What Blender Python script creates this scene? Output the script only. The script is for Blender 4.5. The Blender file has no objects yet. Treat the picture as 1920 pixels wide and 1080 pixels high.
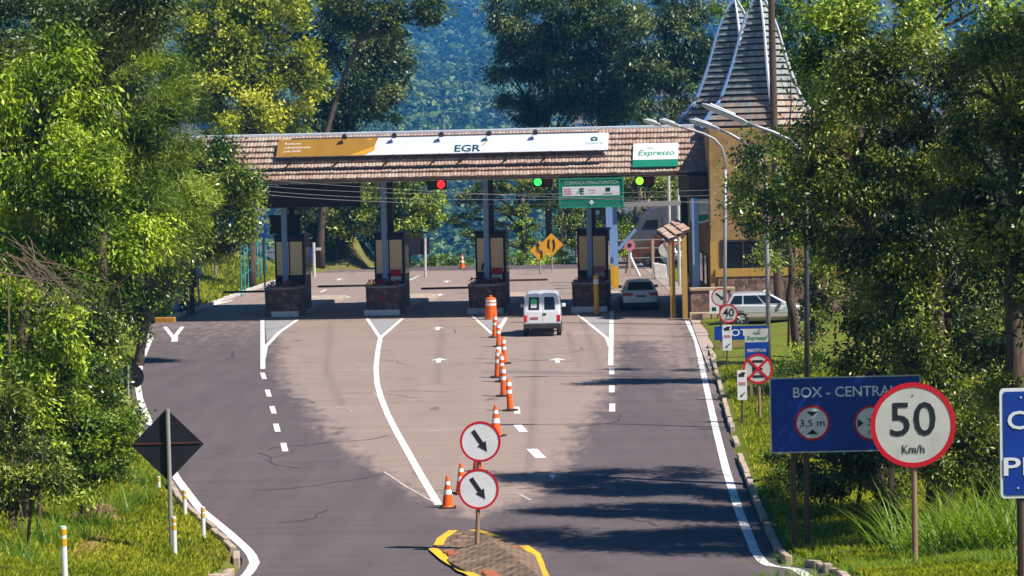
import bpy, math, random
import numpy as np
from mathutils import Vector, Matrix, Euler

random.seed(7)
R = math.radians
S = bpy.context.scene
COL = S.collection

# ------------------------------------------------------------------ camera
F, H = 5000.0, 8.5
PITCH = math.atan((540 - 262) / F)
ROLL = R(-1.3)
CAMROT = Euler((math.pi / 2 - PITCH, 0, 0)).to_matrix() @ Matrix.Rotation(ROLL, 3, 'Z')
CAMLOC = Vector((0, 0, H))
cd = bpy.data.cameras.new('camera')
cd.lens = F / 1920 * 36
cd.sensor_width = 36
cd.clip_start = 0.5
cd.clip_end = 6000
cam = bpy.data.objects.new('camera', cd)
COL.objects.link(cam)
cam.location = CAMLOC
cam.rotation_euler = CAMROT.to_euler()
S.camera = cam


def ray(px, py):
    return (CAMROT @ Vector(((px - 960) / F, (540 - py) / F, -1))).normalized()


def base(Y):                      # height of the road along its length: flat at the plaza, climbing towards the photographer
    d = 54.2 - Y
    if d <= 0:
        return 0.0
    if d < 4.05:
        return .0185 * d * d
    b = .3034 + .132 * (d - 4.05)
    if Y < 31:
        b -= .02 * (31 - Y)
    return b


def atY(px, py, Y):               # world point seen at a pixel, at distance Y
    d = ray(px, py)
    return CAMLOC + d * (Y / d.y)


def G(px, py, dz=0.0):            # world point on the road surface seen at a pixel
    d = ray(px, py)
    z = dz
    for _ in range(12):
        t = (z - H) / d.z
        p = CAMLOC + d * t
        z = .5 * z + .5 * (base(p.y) + dz)
    return p


# ------------------------------------------------------------------ materials
def lin(c):
    return tuple(c) + (1.0,) if len(c) == 3 else tuple(c)


def srgb(r, g, b, k=1.0):
    f = lambda u: ((u / 255 + .055) / 1.055) ** 2.4 if u > 10 else u / 255 / 12.92
    return (f(r) * k, f(g) * k, f(b) * k)


def M(name, col, rough=.6, metal=0.0, var=.12, scale=6.0, col2=None, spec=.35, bump=0.0, emit=0.0, coat=0.0, stretch=None, tint=False):
    m = bpy.data.materials.new(name)
    m.use_nodes = True
    nt = m.node_tree
    b = nt.nodes['Principled BSDF']
    b.inputs['Roughness'].default_value = rough
    b.inputs['Metallic'].default_value = metal
    b.inputs['Specular IOR Level'].default_value = spec
    if coat:
        b.inputs['Coat Weight'].default_value = coat
        b.inputs['Coat Roughness'].default_value = .08
    a = tuple(max(0, c * (1 - var)) for c in col)
    c2 = tuple(min(1, c * (1 + var)) for c in (col2 or col))
    tc = nt.nodes.new('ShaderNodeTexCoord')
    mp = nt.nodes.new('ShaderNodeMapping')
    if stretch:
        mp.inputs['Scale'].default_value = stretch
    nz = nt.nodes.new('ShaderNodeTexNoise')
    nz.inputs['Scale'].default_value = scale
    nz.inputs['Detail'].default_value = 4
    nz.inputs['Roughness'].default_value = .65
    mx = nt.nodes.new('ShaderNodeMix')
    mx.data_type = 'RGBA'
    mx.inputs[6].default_value = lin(a)
    mx.inputs[7].default_value = lin(c2)
    nt.links.new(tc.outputs['Object'], mp.inputs[0])
    nt.links.new(mp.outputs[0], nz.inputs['Vector'])
    rp = nt.nodes.new('ShaderNodeMapRange')
    rp.inputs[1].default_value = .3
    rp.inputs[2].default_value = .7
    if tint:
        at = nt.nodes.new('ShaderNodeAttribute')
        at.attribute_name = 'tint'
        ad = nt.nodes.new('ShaderNodeMath')
        ad.operation = 'MULTIPLY_ADD'
        ad.inputs[1].default_value = .35
        nt.links.new(nz.outputs[0], ad.inputs[0])
        sc = nt.nodes.new('ShaderNodeMath')
        sc.operation = 'MULTIPLY'
        sc.inputs[1].default_value = .65
        nt.links.new(at.outputs['Fac'], sc.inputs[0])
        nt.links.new(sc.outputs[0], ad.inputs[2])
        nt.links.new(ad.outputs[0], mx.inputs[0])
    else:
        nt.links.new(nz.outputs[0], rp.inputs[0])
        nt.links.new(rp.outputs[0], mx.inputs[0])
    nt.links.new(mx.outputs[2], b.inputs['Base Color'])
    if bump:
        bp = nt.nodes.new('ShaderNodeBump')
        bp.inputs['Strength'].default_value = bump
        bp.inputs['Distance'].default_value = .05
        nt.links.new(nz.outputs[0], bp.inputs['Height'])
        nt.links.new(bp.outputs[0], b.inputs['Normal'])
    if emit:
        nt.links.new(mx.outputs[2], b.inputs['Emission Color'])
        b.inputs['Emission Strength'].default_value = emit
    return m


def leaf_mat(name, cols, trans=.35, rough=.5, spec=.35):
    m = bpy.data.materials.new(name)
    m.use_nodes = True
    nt = m.node_tree
    b = nt.nodes['Principled BSDF']
    out = nt.nodes['Material Output']
    at = nt.nodes.new('ShaderNodeAttribute')
    at.attribute_name = 'tint'
    rp = nt.nodes.new('ShaderNodeValToRGB')
    e = rp.color_ramp.elements
    n = len(cols)
    e[0].position, e[0].color = 0, lin(cols[0])
    e[1].position, e[1].color = 1, lin(cols[-1])
    for i in range(1, n - 1):
        el = e.new(i / (n - 1))
        el.color = lin(cols[i])
    nt.links.new(at.outputs['Fac'], rp.inputs[0])
    nt.links.new(rp.outputs[0], b.inputs['Base Color'])
    b.inputs['Roughness'].default_value = rough
    b.inputs['Specular IOR Level'].default_value = spec
    tr = nt.nodes.new('ShaderNodeBsdfTranslucent')
    br = nt.nodes.new('ShaderNodeMix')
    br.data_type = 'RGBA'
    br.blend_type = 'MULTIPLY'
    br.inputs[0].default_value = 1
    br.inputs[7].default_value = (1.5, 1.6, .5, 1)
    nt.links.new(rp.outputs[0], br.inputs[6])
    nt.links.new(br.outputs[2], tr.inputs[0])
    ms = nt.nodes.new('ShaderNodeMixShader')
    ms.inputs[0].default_value = trans
    nt.links.new(b.outputs[0], ms.inputs[1])
    nt.links.new(tr.outputs[0], ms.inputs[2])
    nt.links.new(ms.outputs[0], out.inputs[0])
    return m


MT = dict(
    white=M('white_paint', (.78, .78, .78), .45, var=.05),
    signwhite=M('sign_white', (.72, .73, .76), .4, var=.10, scale=2.2),
    signdirty=M('weathered_sign_white', (.52, .52, .49), .4, var=.13, scale=2.2),
    red=M('sign_red', (.55, .012, .03), .4, var=.08),
    black=M('black_paint', (.012, .012, .016), .5, var=.2),
    darkback=M('sign_back', (.012, .012, .018), .6, var=.3, scale=3),
    blue=M('sign_blue', (.008, .045, .31), .4, var=.2, scale=1.6),
    green=M('sign_green', (.006, .19, .115), .45, var=.08, scale=2),
    greenlight=M('sign_green_frame', (.02, .27, .17), .45, var=.08),
    yellow=M('yellow_paint', (.62, .36, .012), .5, var=.12, scale=9),
    signyellow=M('sign_yellow', (.72, .34, .01), .45, var=.08),
    gold=M('banner_gold', (.30, .15, .012), .6, var=.1, scale=.7, stretch=(3, 1, .4)),
    goldlight=M('banner_light_gold', (.55, .28, .012), .6, var=.08),
    banner=M('banner_white', (.58, .60, .72), .55, var=.05, scale=.5),
    orange=M('cone_orange', (.85, .13, .012), .5, var=.12),
    reflective=M('cone_band', (.82, .80, .80), .35, var=.05),
    rubber=M('rubber', (.018, .018, .018), .8, var=.3),
    steel=M('galvanised_steel', (.34, .35, .39), .5, .4, var=.12),
    darksteel=M('dark_steel', (.06, .06, .07), .5, .3, var=.2),
    bluesteel=M('blue_grey_steel', (.20, .33, .60), .45, var=.1),
    wood=M('wood_post', (.30, .19, .12), .8, var=.3, scale=5, stretch=(6, 6, .6)),
    utilwood=M('utility_wood', (.10, .065, .045), .85, var=.3, scale=4, stretch=(6, 6, .5)),
    soffit=M('soffit', (.52, .47, .42), .8, var=.2, scale=2),
    brown=M('booth_brown', (.045, .030, .026), .6, var=.25),
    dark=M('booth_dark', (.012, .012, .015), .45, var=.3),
    blind=M('window_blind', (.88, .68, .42), .7, var=.06, scale=3, stretch=(1, 1, 9)),
    ochre=M('ochre_wall', (.31, .175, .055), .85, var=.22, scale=.9, col2=(.37, .235, .10), bump=.1),
    ochretrim=M('ochre_trim', (.46, .27, .06), .7, var=.1),
    pinkstone=M('pale_stone_trim', (.45, .33, .22), .8, var=.15),
    glass=M('dark_glass', (.012, .014, .018), .08, var=.2, spec=.6),
    carglass=M('car_glass', (.01, .014, .022), .06, var=.2, spec=.7),
    carwhite=M('white_car_paint', (.78, .79, .82), .3, var=.03, coat=.5),
    carsilver=M('silver_car_paint', (.47, .48, .52), .32, .25, var=.05, coat=.5),
    cardusty=M('dusty_car_paint', (.36, .30, .25), .6, var=.12, scale=2),
    carblue=M('pale_blue_car_paint', (.72, .88, 1.0), .3, 0, var=.04, coat=.5),
    plastic=M('dark_bumper_plastic', (.045, .042, .040), .6, var=.3, scale=3),
    taillight=M('tail_light', (.62, .02, .025), .25, var=.15),
    plate=M('number_plate', (.35, .12, .12), .5, var=.2, scale=14),
    coachgrey=M('coach_grey', (.07, .075, .09), .5, var=.2, scale=1.5),
    coachred=M('coach_rust_red', (.10, .034, .022), .6, var=.3, scale=1.5),
    soil=M('soil', (.16, .085, .045), .9, var=.4, scale=3, bump=.6, col2=(.26, .15, .08)),
    bark=M('bark', (.10, .072, .05), .9, var=.4, scale=3, stretch=(3, 3, .6), bump=.5),
    palebark=M('pale_bark', (.34, .24, .17), .85, var=.4, scale=2, stretch=(3, 3, .4), bump=.3),
    twig=M('dry_twig', (.17, .12, .085), .9, var=.3, scale=4),
    teal=M('teal_paint', (.03, .28, .33), .5, var=.12),
    flower=M('flower_red', (.32, .02, .07), .7, var=.3),
    lampred=M('lit_red_lamp', (1, .01, .01), .3, emit=2.2, var=0),
    lampgreen=M('lit_green_lamp', (.05, 1, .12), .3, emit=.9, var=0),
    lamplime=M('lit_lime_lamp', (.35, 1, .05), .3, emit=.9, var=0),
    lampoff=M('unlit_lamp', (.10, .005, .015), .3, var=.1),
    lampoffg=M('unlit_green_lamp', (.005, .04, .03), .3, var=.1),
    letterw=M('white_lettering', (.72, .75, .80), .4, var=.03),
    letterg=M('green_lettering', (.01, .22, .12), .4, var=.05),
    letterd=M('dark_green_lettering', (.004, .06, .055), .4, var=.05),
    letterk=M('grey_black_lettering', (.02, .022, .03), .4, var=.05),
    letterp=M('pale_green_lettering', (.30, .45, .38), .5, var=.05),
    letterr=M('pale_red_lettering', (.55, .20, .22), .5, var=.1),
    sticker=M('sticker_green', (.10, .55, .18), .5, var=.1),
    blockpaint=M('orange_block_paint', (.42, .19, .02), .7, var=.25, scale=5),
    tile=M('roof_tile', (.31, .115, .075), .85, var=.16, scale=.5, col2=(.40, .345, .285), tint=True),
    tilegrey=M('spire_tile', (.07, .10, .13), .7, var=.1, scale=.5, col2=(.36, .37, .35), tint=True),
    tileedge=M('ridge_cap', (.60, .64, .72), .5, var=.1),
    kerb=M('kerb_stone', (.42, .33, .26), .85, var=.25, scale=3, bump=.3),
    kerbwhite=M('whitewashed_kerb', (.55, .52, .49), .85, var=.2, scale=3),
    greybeam=M('grey_beam', (.30, .28, .28), .6, var=.15),
)

# stone cladding: irregular voronoi stones
def stone_mat():
    m = bpy.data.materials.new('stone_cladding')
    m.use_nodes = True
    nt = m.node_tree
    b = nt.nodes['Principled BSDF']
    b.inputs['Roughness'].default_value = .85
    tc = nt.nodes.new('ShaderNodeTexCoord')
    v = nt.nodes.new('ShaderNodeTexVoronoi')
    v.inputs['Scale'].default_value = 4.5
    v2 = nt.nodes.new('ShaderNodeTexVoronoi')
    v2.feature = 'DISTANCE_TO_EDGE'
    v2.inputs['Scale'].default_value = 4.5
    rp = nt.nodes.new('ShaderNodeValToRGB')
    e = rp.color_ramp.elements
    e[0].color = (.10, .055, .04, 1)
    e[1].color = (.30, .19, .14, 1)
    e.new(.5).color = (.19, .10, .075, 1)
    sp = nt.nodes.new('ShaderNodeSeparateColor')
    mr = nt.nodes.new('ShaderNodeMapRange')
    mr.inputs[1].default_value = 0
    mr.inputs[2].default_value = .05
    mx = nt.nodes.new('ShaderNodeMix')
    mx.data_type = 'RGBA'
    mx.inputs[6].default_value = (.09, .075, .065, 1)
    for n_ in (v, v2):
        nt.links.new(tc.outputs['Object'], n_.inputs['Vector'])
    nt.links.new(v.outputs['Color'], sp.inputs[0])
    nt.links.new(sp.outputs[0], rp.inputs[0])
    nt.links.new(rp.outputs[0], mx.inputs[7])
    nt.links.new(v2.outputs['Distance'], mr.inputs[0])
    nt.links.new(mr.outputs[0], mx.inputs[0])
    nt.links.new(mx.outputs[2], b.inputs['Base Color'])
    bp = nt.nodes.new('ShaderNodeBump')
    bp.inputs['Strength'].default_value = .6
    bp.inputs['Distance'].default_value = .03
    nt.links.new(mr.outputs[0], bp.inputs['Height'])
    nt.links.new(bp.outputs[0], b.inputs['Normal'])
    return m


MT['stone'] = stone_mat()


# ------------------------------------------------------------------ mesh builder
class MB:
    def __init__(s):
        s.v, s.f, s.m, s.t = [], [], [], []

    def add(s, vs, fs, mi=0, tint=.5):
        o = len(s.v)
        s.v += [tuple(p) for p in vs]
        s.f += [tuple(i + o for i in q) for q in fs]
        s.m += [mi] * len(fs)
        s.t += [tint] * len(vs)
        return s

    def box(s, x0, x1, y0, y1, z0, z1, mi=0, tint=.5):
        return s.add([(x0, y0, z0), (x1, y0, z0), (x1, y1, z0), (x0, y1, z0), (x0, y0, z1), (x1, y0, z1), (x1, y1, z1), (x0, y1, z1)],
                     [(3, 2, 1, 0), (4, 5, 6, 7), (0, 1, 5, 4), (1, 2, 6, 5), (2, 3, 7, 6), (3, 0, 4, 7)], mi, tint)

    def tube(s, pts, rs, n=10, mi=0, cap=True, tint=.5):
        pts = [Vector(p) for p in pts]
        if not hasattr(rs, '__len__'):
            rs = [rs] * len(pts)
        vs, fs = [], []
        for i, p in enumerate(pts):
            d = (pts[min(i + 1, len(pts) - 1)] - pts[max(i - 1, 0)]).normalized()
            a = d.cross(Vector((0, 0, 1)) if abs(d.z) < .9 else Vector((1, 0, 0))).normalized()
            b = d.cross(a)
            for k in range(n):
                t = 2 * math.pi * k / n
                vs.append(p + (a * math.cos(t) + b * math.sin(t)) * rs[i])
        for i in range(len(pts) - 1):
            for k in range(n):
                k2 = (k + 1) % n
                fs.append((i * n + k, i * n + k2, (i + 1) * n + k2, (i + 1) * n + k))
        if cap:
            fs.append(tuple(range(n - 1, -1, -1)))
            fs.append(tuple((len(pts) - 1) * n + k for k in range(n)))
        return s.add(vs, fs, mi, tint)

    def prism(s, poly, y0, y1, mi=0):          # polygon in x,z extruded along y
        n = len(poly)
        vs = [(x, y0, z) for x, z in poly] + [(x, y1, z) for x, z in poly]
        fs = [tuple(range(n)), tuple(range(2 * n - 1, n - 1, -1))]
        fs += [(i, i + n, (i + 1) % n + n, (i + 1) % n) for i in range(n)]
        return s.add(vs, fs, mi)

    def disc(s, cx, cz, r, y0, y1, n=48, mi=0):
        return s.prism([(cx + r * math.cos(2 * math.pi * k / n), cz + r * math.sin(2 * math.pi * k / n)) for k in range(n)], y0, y1, mi)

    def ring(s, cx, cz, r0, r1, y0, y1, n=48, mi=0):
        vs, fs = [], []
        for k in range(n):
            c, d = math.cos(2 * math.pi * k / n), math.sin(2 * math.pi * k / n)
            for r, y in ((r0, y0), (r1, y0), (r1, y1), (r0, y1)):
                vs.append((cx + r * c, y, cz + r * d))
        for k in range(n):
            a, b = 4 * k, 4 * ((k + 1) % n)
            for j in range(4):
                fs.append((a + j, b + j, b + (j + 1) % 4, a + (j + 1) % 4))
        return s.add(vs, fs, mi)

    def lathe(s, prof, n=20, mi=0, c=(0, 0, 0)):   # profile of (r, z)
        vs, fs = [], []
        for r, z in prof:
            for k in range(n):
                t = 2 * math.pi * k / n
                vs.append((c[0] + r * math.cos(t), c[1] + r * math.sin(t), c[2] + z))
        for i in range(len(prof) - 1):
            for k in range(n):
                k2 = (k + 1) % n
                fs.append((i * n + k, i * n + k2, (i + 1) * n + k2, (i + 1) * n + k))
        fs.append(tuple(range(n - 1, -1, -1)))
        fs.append(tuple((len(prof) - 1) * n + k for k in range(n)))
        return s.add(vs, fs, mi)

    def loft(s, secs, mi=0, cap=True):
        n = len(secs[0])
        vs = [p for q in secs for p in q]
        fs = []
        for i in range(len(secs) - 1):
            for k in range(n):
                k2 = (k + 1) % n
                fs.append((i * n + k, i * n + k2, (i + 1) * n + k2, (i + 1) * n + k))
        if cap:
            fs.append(tuple(range(n - 1, -1, -1)))
            fs.append(tuple((len(secs) - 1) * n + k for k in range(n)))
        return s.add(vs, fs, mi)

    def build(s, name, mats, parent=None, smooth=False, bevel=0.0, seg=2, fix=True):
        me = bpy.data.meshes.new(name)
        me.from_pydata(s.v, [], s.f)
        for m in (mats if isinstance(mats, (list, tuple)) else [mats]):
            me.materials.append(MT[m] if isinstance(m, str) else m)
        me.polygons.foreach_set('material_index', s.m)
        at = me.attributes.new('tint', 'FLOAT', 'POINT')
        at.data.foreach_set('value', s.t)
        if fix:
            import bmesh
            bm = bmesh.new()
            bm.from_mesh(me)
            bmesh.ops.recalc_face_normals(bm, faces=bm.faces)
            bm.to_mesh(me)
            bm.free()
        if smooth:
            me.polygons.foreach_set('use_smooth', [True] * len(me.polygons))
        o = bpy.data.objects.new(name, me)
        COL.objects.link(o)
        if parent is not None:
            o.parent = parent
        if bevel:
            bv = o.modifiers.new('bevel', 'BEVEL')
            bv.width = bevel
            bv.segments = seg
            bv.limit_method = 'ANGLE'
            bv.angle_limit = R(35)
        return o


def tag(o, label, cat, group=None):
    o['label'] = label
    o['category'] = cat
    if group:
        o['group'] = group
    return o


def thing(name, label, cat, loc, rotz=0.0, group=None):
    o = bpy.data.objects.new(name, None)
    o.empty_display_size = .3
    COL.objects.link(o)
    o.location = loc
    o.rotation_euler = (0, 0, rotz)
    return tag(o, label, cat, group)


def dup(root, label=None, loc=None, rotz=None):
    r = root.copy()
    COL.objects.link(r)
    if loc is not None:
        r.location = loc
    if rotz is not None:
        r.rotation_euler = (0, 0, rotz)
    if label:
        r['label'] = label
    for ch in list(root.children):
        c = ch.copy()
        COL.objects.link(c)
        c.parent = r
        for g in ch.children:
            d = g.copy()
            COL.objects.link(d)
            d.parent = c
    return r


_dg = None


def text(name, s, h, mat, parent, x, y, z, w=None, bold=0.0, align='CENTER', shear=0.0):
    """flat lettering facing -y; h = cap height, w = forced total width, (x, z) = centre (or left end) of the line"""
    cu = bpy.data.curves.new(name, 'FONT')
    cu.body = s
    cu.size = 1.0
    cu.align_x = 'LEFT'
    cu.offset = bold
    cu.extrude = .0
    cu.resolution_u = 3
    cu.shear = shear
    tmp = bpy.data.objects.new(name, cu)
    COL.objects.link(tmp)
    dg = bpy.context.evaluated_depsgraph_get()
    dg.update()
    me = bpy.data.meshes.new_from_object(tmp.evaluated_get(dg))
    bpy.data.objects.remove(tmp)
    bpy.data.curves.remove(cu)
    n = len(me.vertices)
    co = np.empty(n * 3)
    me.vertices.foreach_get('co', co)
    co = co.reshape(-1, 3)
    x0, x1 = co[:, 0].min(), co[:, 0].max()
    cap = .69
    sc = h / cap
    sx = sc if w is None else w / (x1 - x0)
    cx = (x0 + x1) / 2 if align == 'CENTER' else x0
    out = np.stack([(co[:, 0] - cx) * sx + x, np.full(n, y), (co[:, 1] - cap / 2) * sc + z], 1)
    me.vertices.foreach_set('co', out.astype(np.float32).ravel())
    me.materials.clear()
    me.materials.append(MT[mat])
    me.polygons.foreach_set('material_index', [0] * len(me.polygons))
    me.polygons.foreach_set('use_smooth', [False] * len(me.polygons))
    me.name = name
    o = bpy.data.objects.new(name, me)
    COL.objects.link(o)
    o.parent = parent
    sol = o.modifiers.new('solid', 'SOLIDIFY')
    sol.thickness = .002
    sol.offset = 0
    return o


def structure(o):
    o['kind'] = 'structure'
    return o


# ------------------------------------------------------------------ road edges and terrain
def poly_edge(pix):
    pts = [G(*p) for p in pix]
    pts.sort(key=lambda p: p.y)
    return np.array([p.y for p in pts]), np.array([p.x for p in pts])


LEY, LEX = poly_edge([(262, 617), (283, 634), (264, 680), (258, 722), (263, 750), (285, 805), (330, 895), (375, 955), (430, 1000), (466, 1033), (479, 1052)])
REY, REX = poly_edge([(1286, 597), (1306, 640), (1323, 720), (1341, 800), (1361, 880), (1386, 960), (1416, 1035), (1438, 1060)])
LEY = np.concatenate([[0, 30, 49], LEY, [128, 134, 162, 172, 200]])
LEX = np.concatenate([[-4.6, -4.9, -5.25], LEX, [-17.6, -16.4, -14.6, -13.5, -9]])
REY = np.concatenate([[0, 31, 40, 48.6], REY, [131, 150, 175, 200]])
REX = np.concatenate([[3.4, 3.9, 4.6, 5.1], REX, [8.8, 9.0, 9.0, 9.0]])
Xl = lambda Y: float(np.interp(Y, LEY, LEX)) - .25
Xr = lambda Y: float(np.interp(Y, REY, REX)) + .35
BASEV = np.vectorize(base)
CREST = 178.0


def terrain(X, Y):
    """numpy height of the ground sheet (verges, banks, plaza lot, valley behind)"""
    X = np.asarray(X, float)
    Y = np.asarray(Y, float)
    b = BASEV(Y)
    xl = np.interp(Y, LEY, LEX) - .25
    xr = np.interp(Y, REY, REX) + .35
    dl = xl - X
    dr = X - xr
    z = b - .12
    vl = b + .10 + .05 * np.clip(dl - .2, 0, 3) + .32 * np.clip(dl - 3.2, 0, 14)
    near = np.clip((62 - Y) / 20, 0, 1)
    vr = b + .10 + (.03 + .05 * near) * np.clip(dr - .2, 0, 4) + np.where(Y < 90, .16, .02) * np.clip(dr - 4.2, 0, 12)
    z = np.where(dl > 0, np.where(dl > .25, vl, z + (vl - z) * dl / .25), z)
    z = np.where(dr > 0, np.where(dr > .25, vr, z + (vr - z) * dr / .25), z)
    z = z + .05 * np.sin(X * 1.7 + Y * .9) * np.sin(Y * 1.3 - X * .6) * (np.maximum(dl, dr) > .6)
    # beyond the plaza the ground falls into the valley
    e = np.clip(Y - CREST - 3 - np.clip(np.abs(X) - 12, 0, 40) * .6, 0, None)
    return z - np.minimum(e * .42, 75 + e * .02)


def tz(X, Y):
    return float(terrain(X, Y))


def GT(px, py):                    # world point on the terrain seen at a pixel
    d = ray(px, py)
    t = 25 / d.y
    while t < 400:
        p = CAMLOC + d * t
        if p.z < tz(p.x, p.y):
            break
        t += .05
    return Vector((p.x, p.y, tz(p.x, p.y)))


def grid_obj(name, xs, ys, zf, mats):
    Xg, Yg = np.meshgrid(xs, ys)
    Z = zf(Xg, Yg)
    v = np.stack([Xg, Yg, Z], -1).reshape(-1, 3)
    nx, ny = len(xs), len(ys)
    i = np.arange(nx * ny).reshape(ny, nx)
    q = np.stack([i[:-1, :-1], i[:-1, 1:], i[1:, 1:], i[1:, :-1]], -1).reshape(-1, 4)
    return raw_mesh(name, v, q, mats, smooth=True)


def raw_mesh(name, v, q, mats, tint=None, parent=None, smooth=False):
    me = bpy.data.meshes.new(name)
    n = q.shape[1]
    me.vertices.add(len(v))
    me.vertices.foreach_set('co', np.ascontiguousarray(v, np.float32).ravel())
    me.loops.add(len(q) * n)
    me.loops.foreach_set('vertex_index', np.ascontiguousarray(q, np.int32).ravel())
    me.polygons.add(len(q))
    me.polygons.foreach_set('loop_start', np.arange(0, len(q) * n, n, dtype=np.int32))
    if smooth:
        me.polygons.foreach_set('use_smooth', np.ones(len(q), bool))
    me.update(calc_edges=True)
    for m in (mats if isinstance(mats, (list, tuple)) else [mats]):
        me.materials.append(MT[m] if isinstance(m, str) else m)
    if tint is not None:
        a = me.attributes.new('tint', 'FLOAT', 'POINT')
        a.data.foreach_set('value', np.ascontiguousarray(tint, np.float32))
    o = bpy.data.objects.new(name, me)
    COL.objects.link(o)
    if parent is not None:
        o.parent = parent
    return o


# ---- ground material
def ground_mat():
    m = bpy.data.materials.new('ground_cover')
    m.use_nodes = True
    nt = m.node_tree
    b = nt.nodes['Principled BSDF']
    b.inputs['Roughness'].default_value = .95
    b.inputs['Specular IOR Level'].default_value = .1
    tc = nt.nodes.new('ShaderNodeTexCoord')
    def noise(sc, det=5):
        n_ = nt.nodes.new('ShaderNodeTexNoise')
        n_.inputs['Scale'].default_value = sc
        n_.inputs['Detail'].default_value = det
        nt.links.new(tc.outputs['Object'], n_.inputs['Vector'])
        return n_
    n1, n2, n3 = noise(1.5), noise(.25), noise(14)
    def ramp(src, a, c, p0, p1):
        r_ = nt.nodes.new('ShaderNodeValToRGB')
        r_.color_ramp.elements[0].position, r_.color_ramp.elements[0].color = p0, lin(a)
        r_.color_ramp.elements[1].position, r_.color_ramp.elements[1].color = p1, lin(c)
        nt.links.new(src, r_.inputs[0])
        return r_
    g = ramp(n3.outputs[0], (.07, .10, .010), (.22, .25, .03), .3, .7)
    d = ramp(n1.outputs[0], (.10, .06, .03), (.22, .16, .05), .3, .7)
    mk = ramp(n2.outputs[0], (0, 0, 0), (1, 1, 1), .52, .68)
    mx = nt.nodes.new('ShaderNodeMix')
    mx.data_type = 'RGBA'
    nt.links.new(mk.outputs[0], mx.inputs[0])
    nt.links.new(g.outputs[0], mx.inputs[6])
    nt.links.new(d.outputs[0], mx.inputs[7])
    nt.links.new(mx.outputs[2], b.inputs['Base Color'])
    bp = nt.nodes.new('ShaderNodeBump')
    bp.inputs['Strength'].default_value = .7
    bp.inputs['Distance'].default_value = .1
    nt.links.new(n3.outputs[0], bp.inputs['Height'])
    nt.links.new(bp.outputs[0], b.inputs['Normal'])
    return m


MT['ground'] = ground_mat()
xs = np.concatenate([np.linspace(-1250, -60, 30), np.linspace(-55, -21, 18), np.arange(-20, 16, .3), np.linspace(16.5, 60, 24), np.linspace(80, 1250, 30)])
ys = np.concatenate([np.arange(-6, 30, 2), np.arange(30, 128, .5), np.arange(128, 200, 1), np.arange(204, 600, 12), np.linspace(620, 5000, 50)])
structure(grid_obj('ground', xs, ys, terrain, 'ground'))

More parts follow.
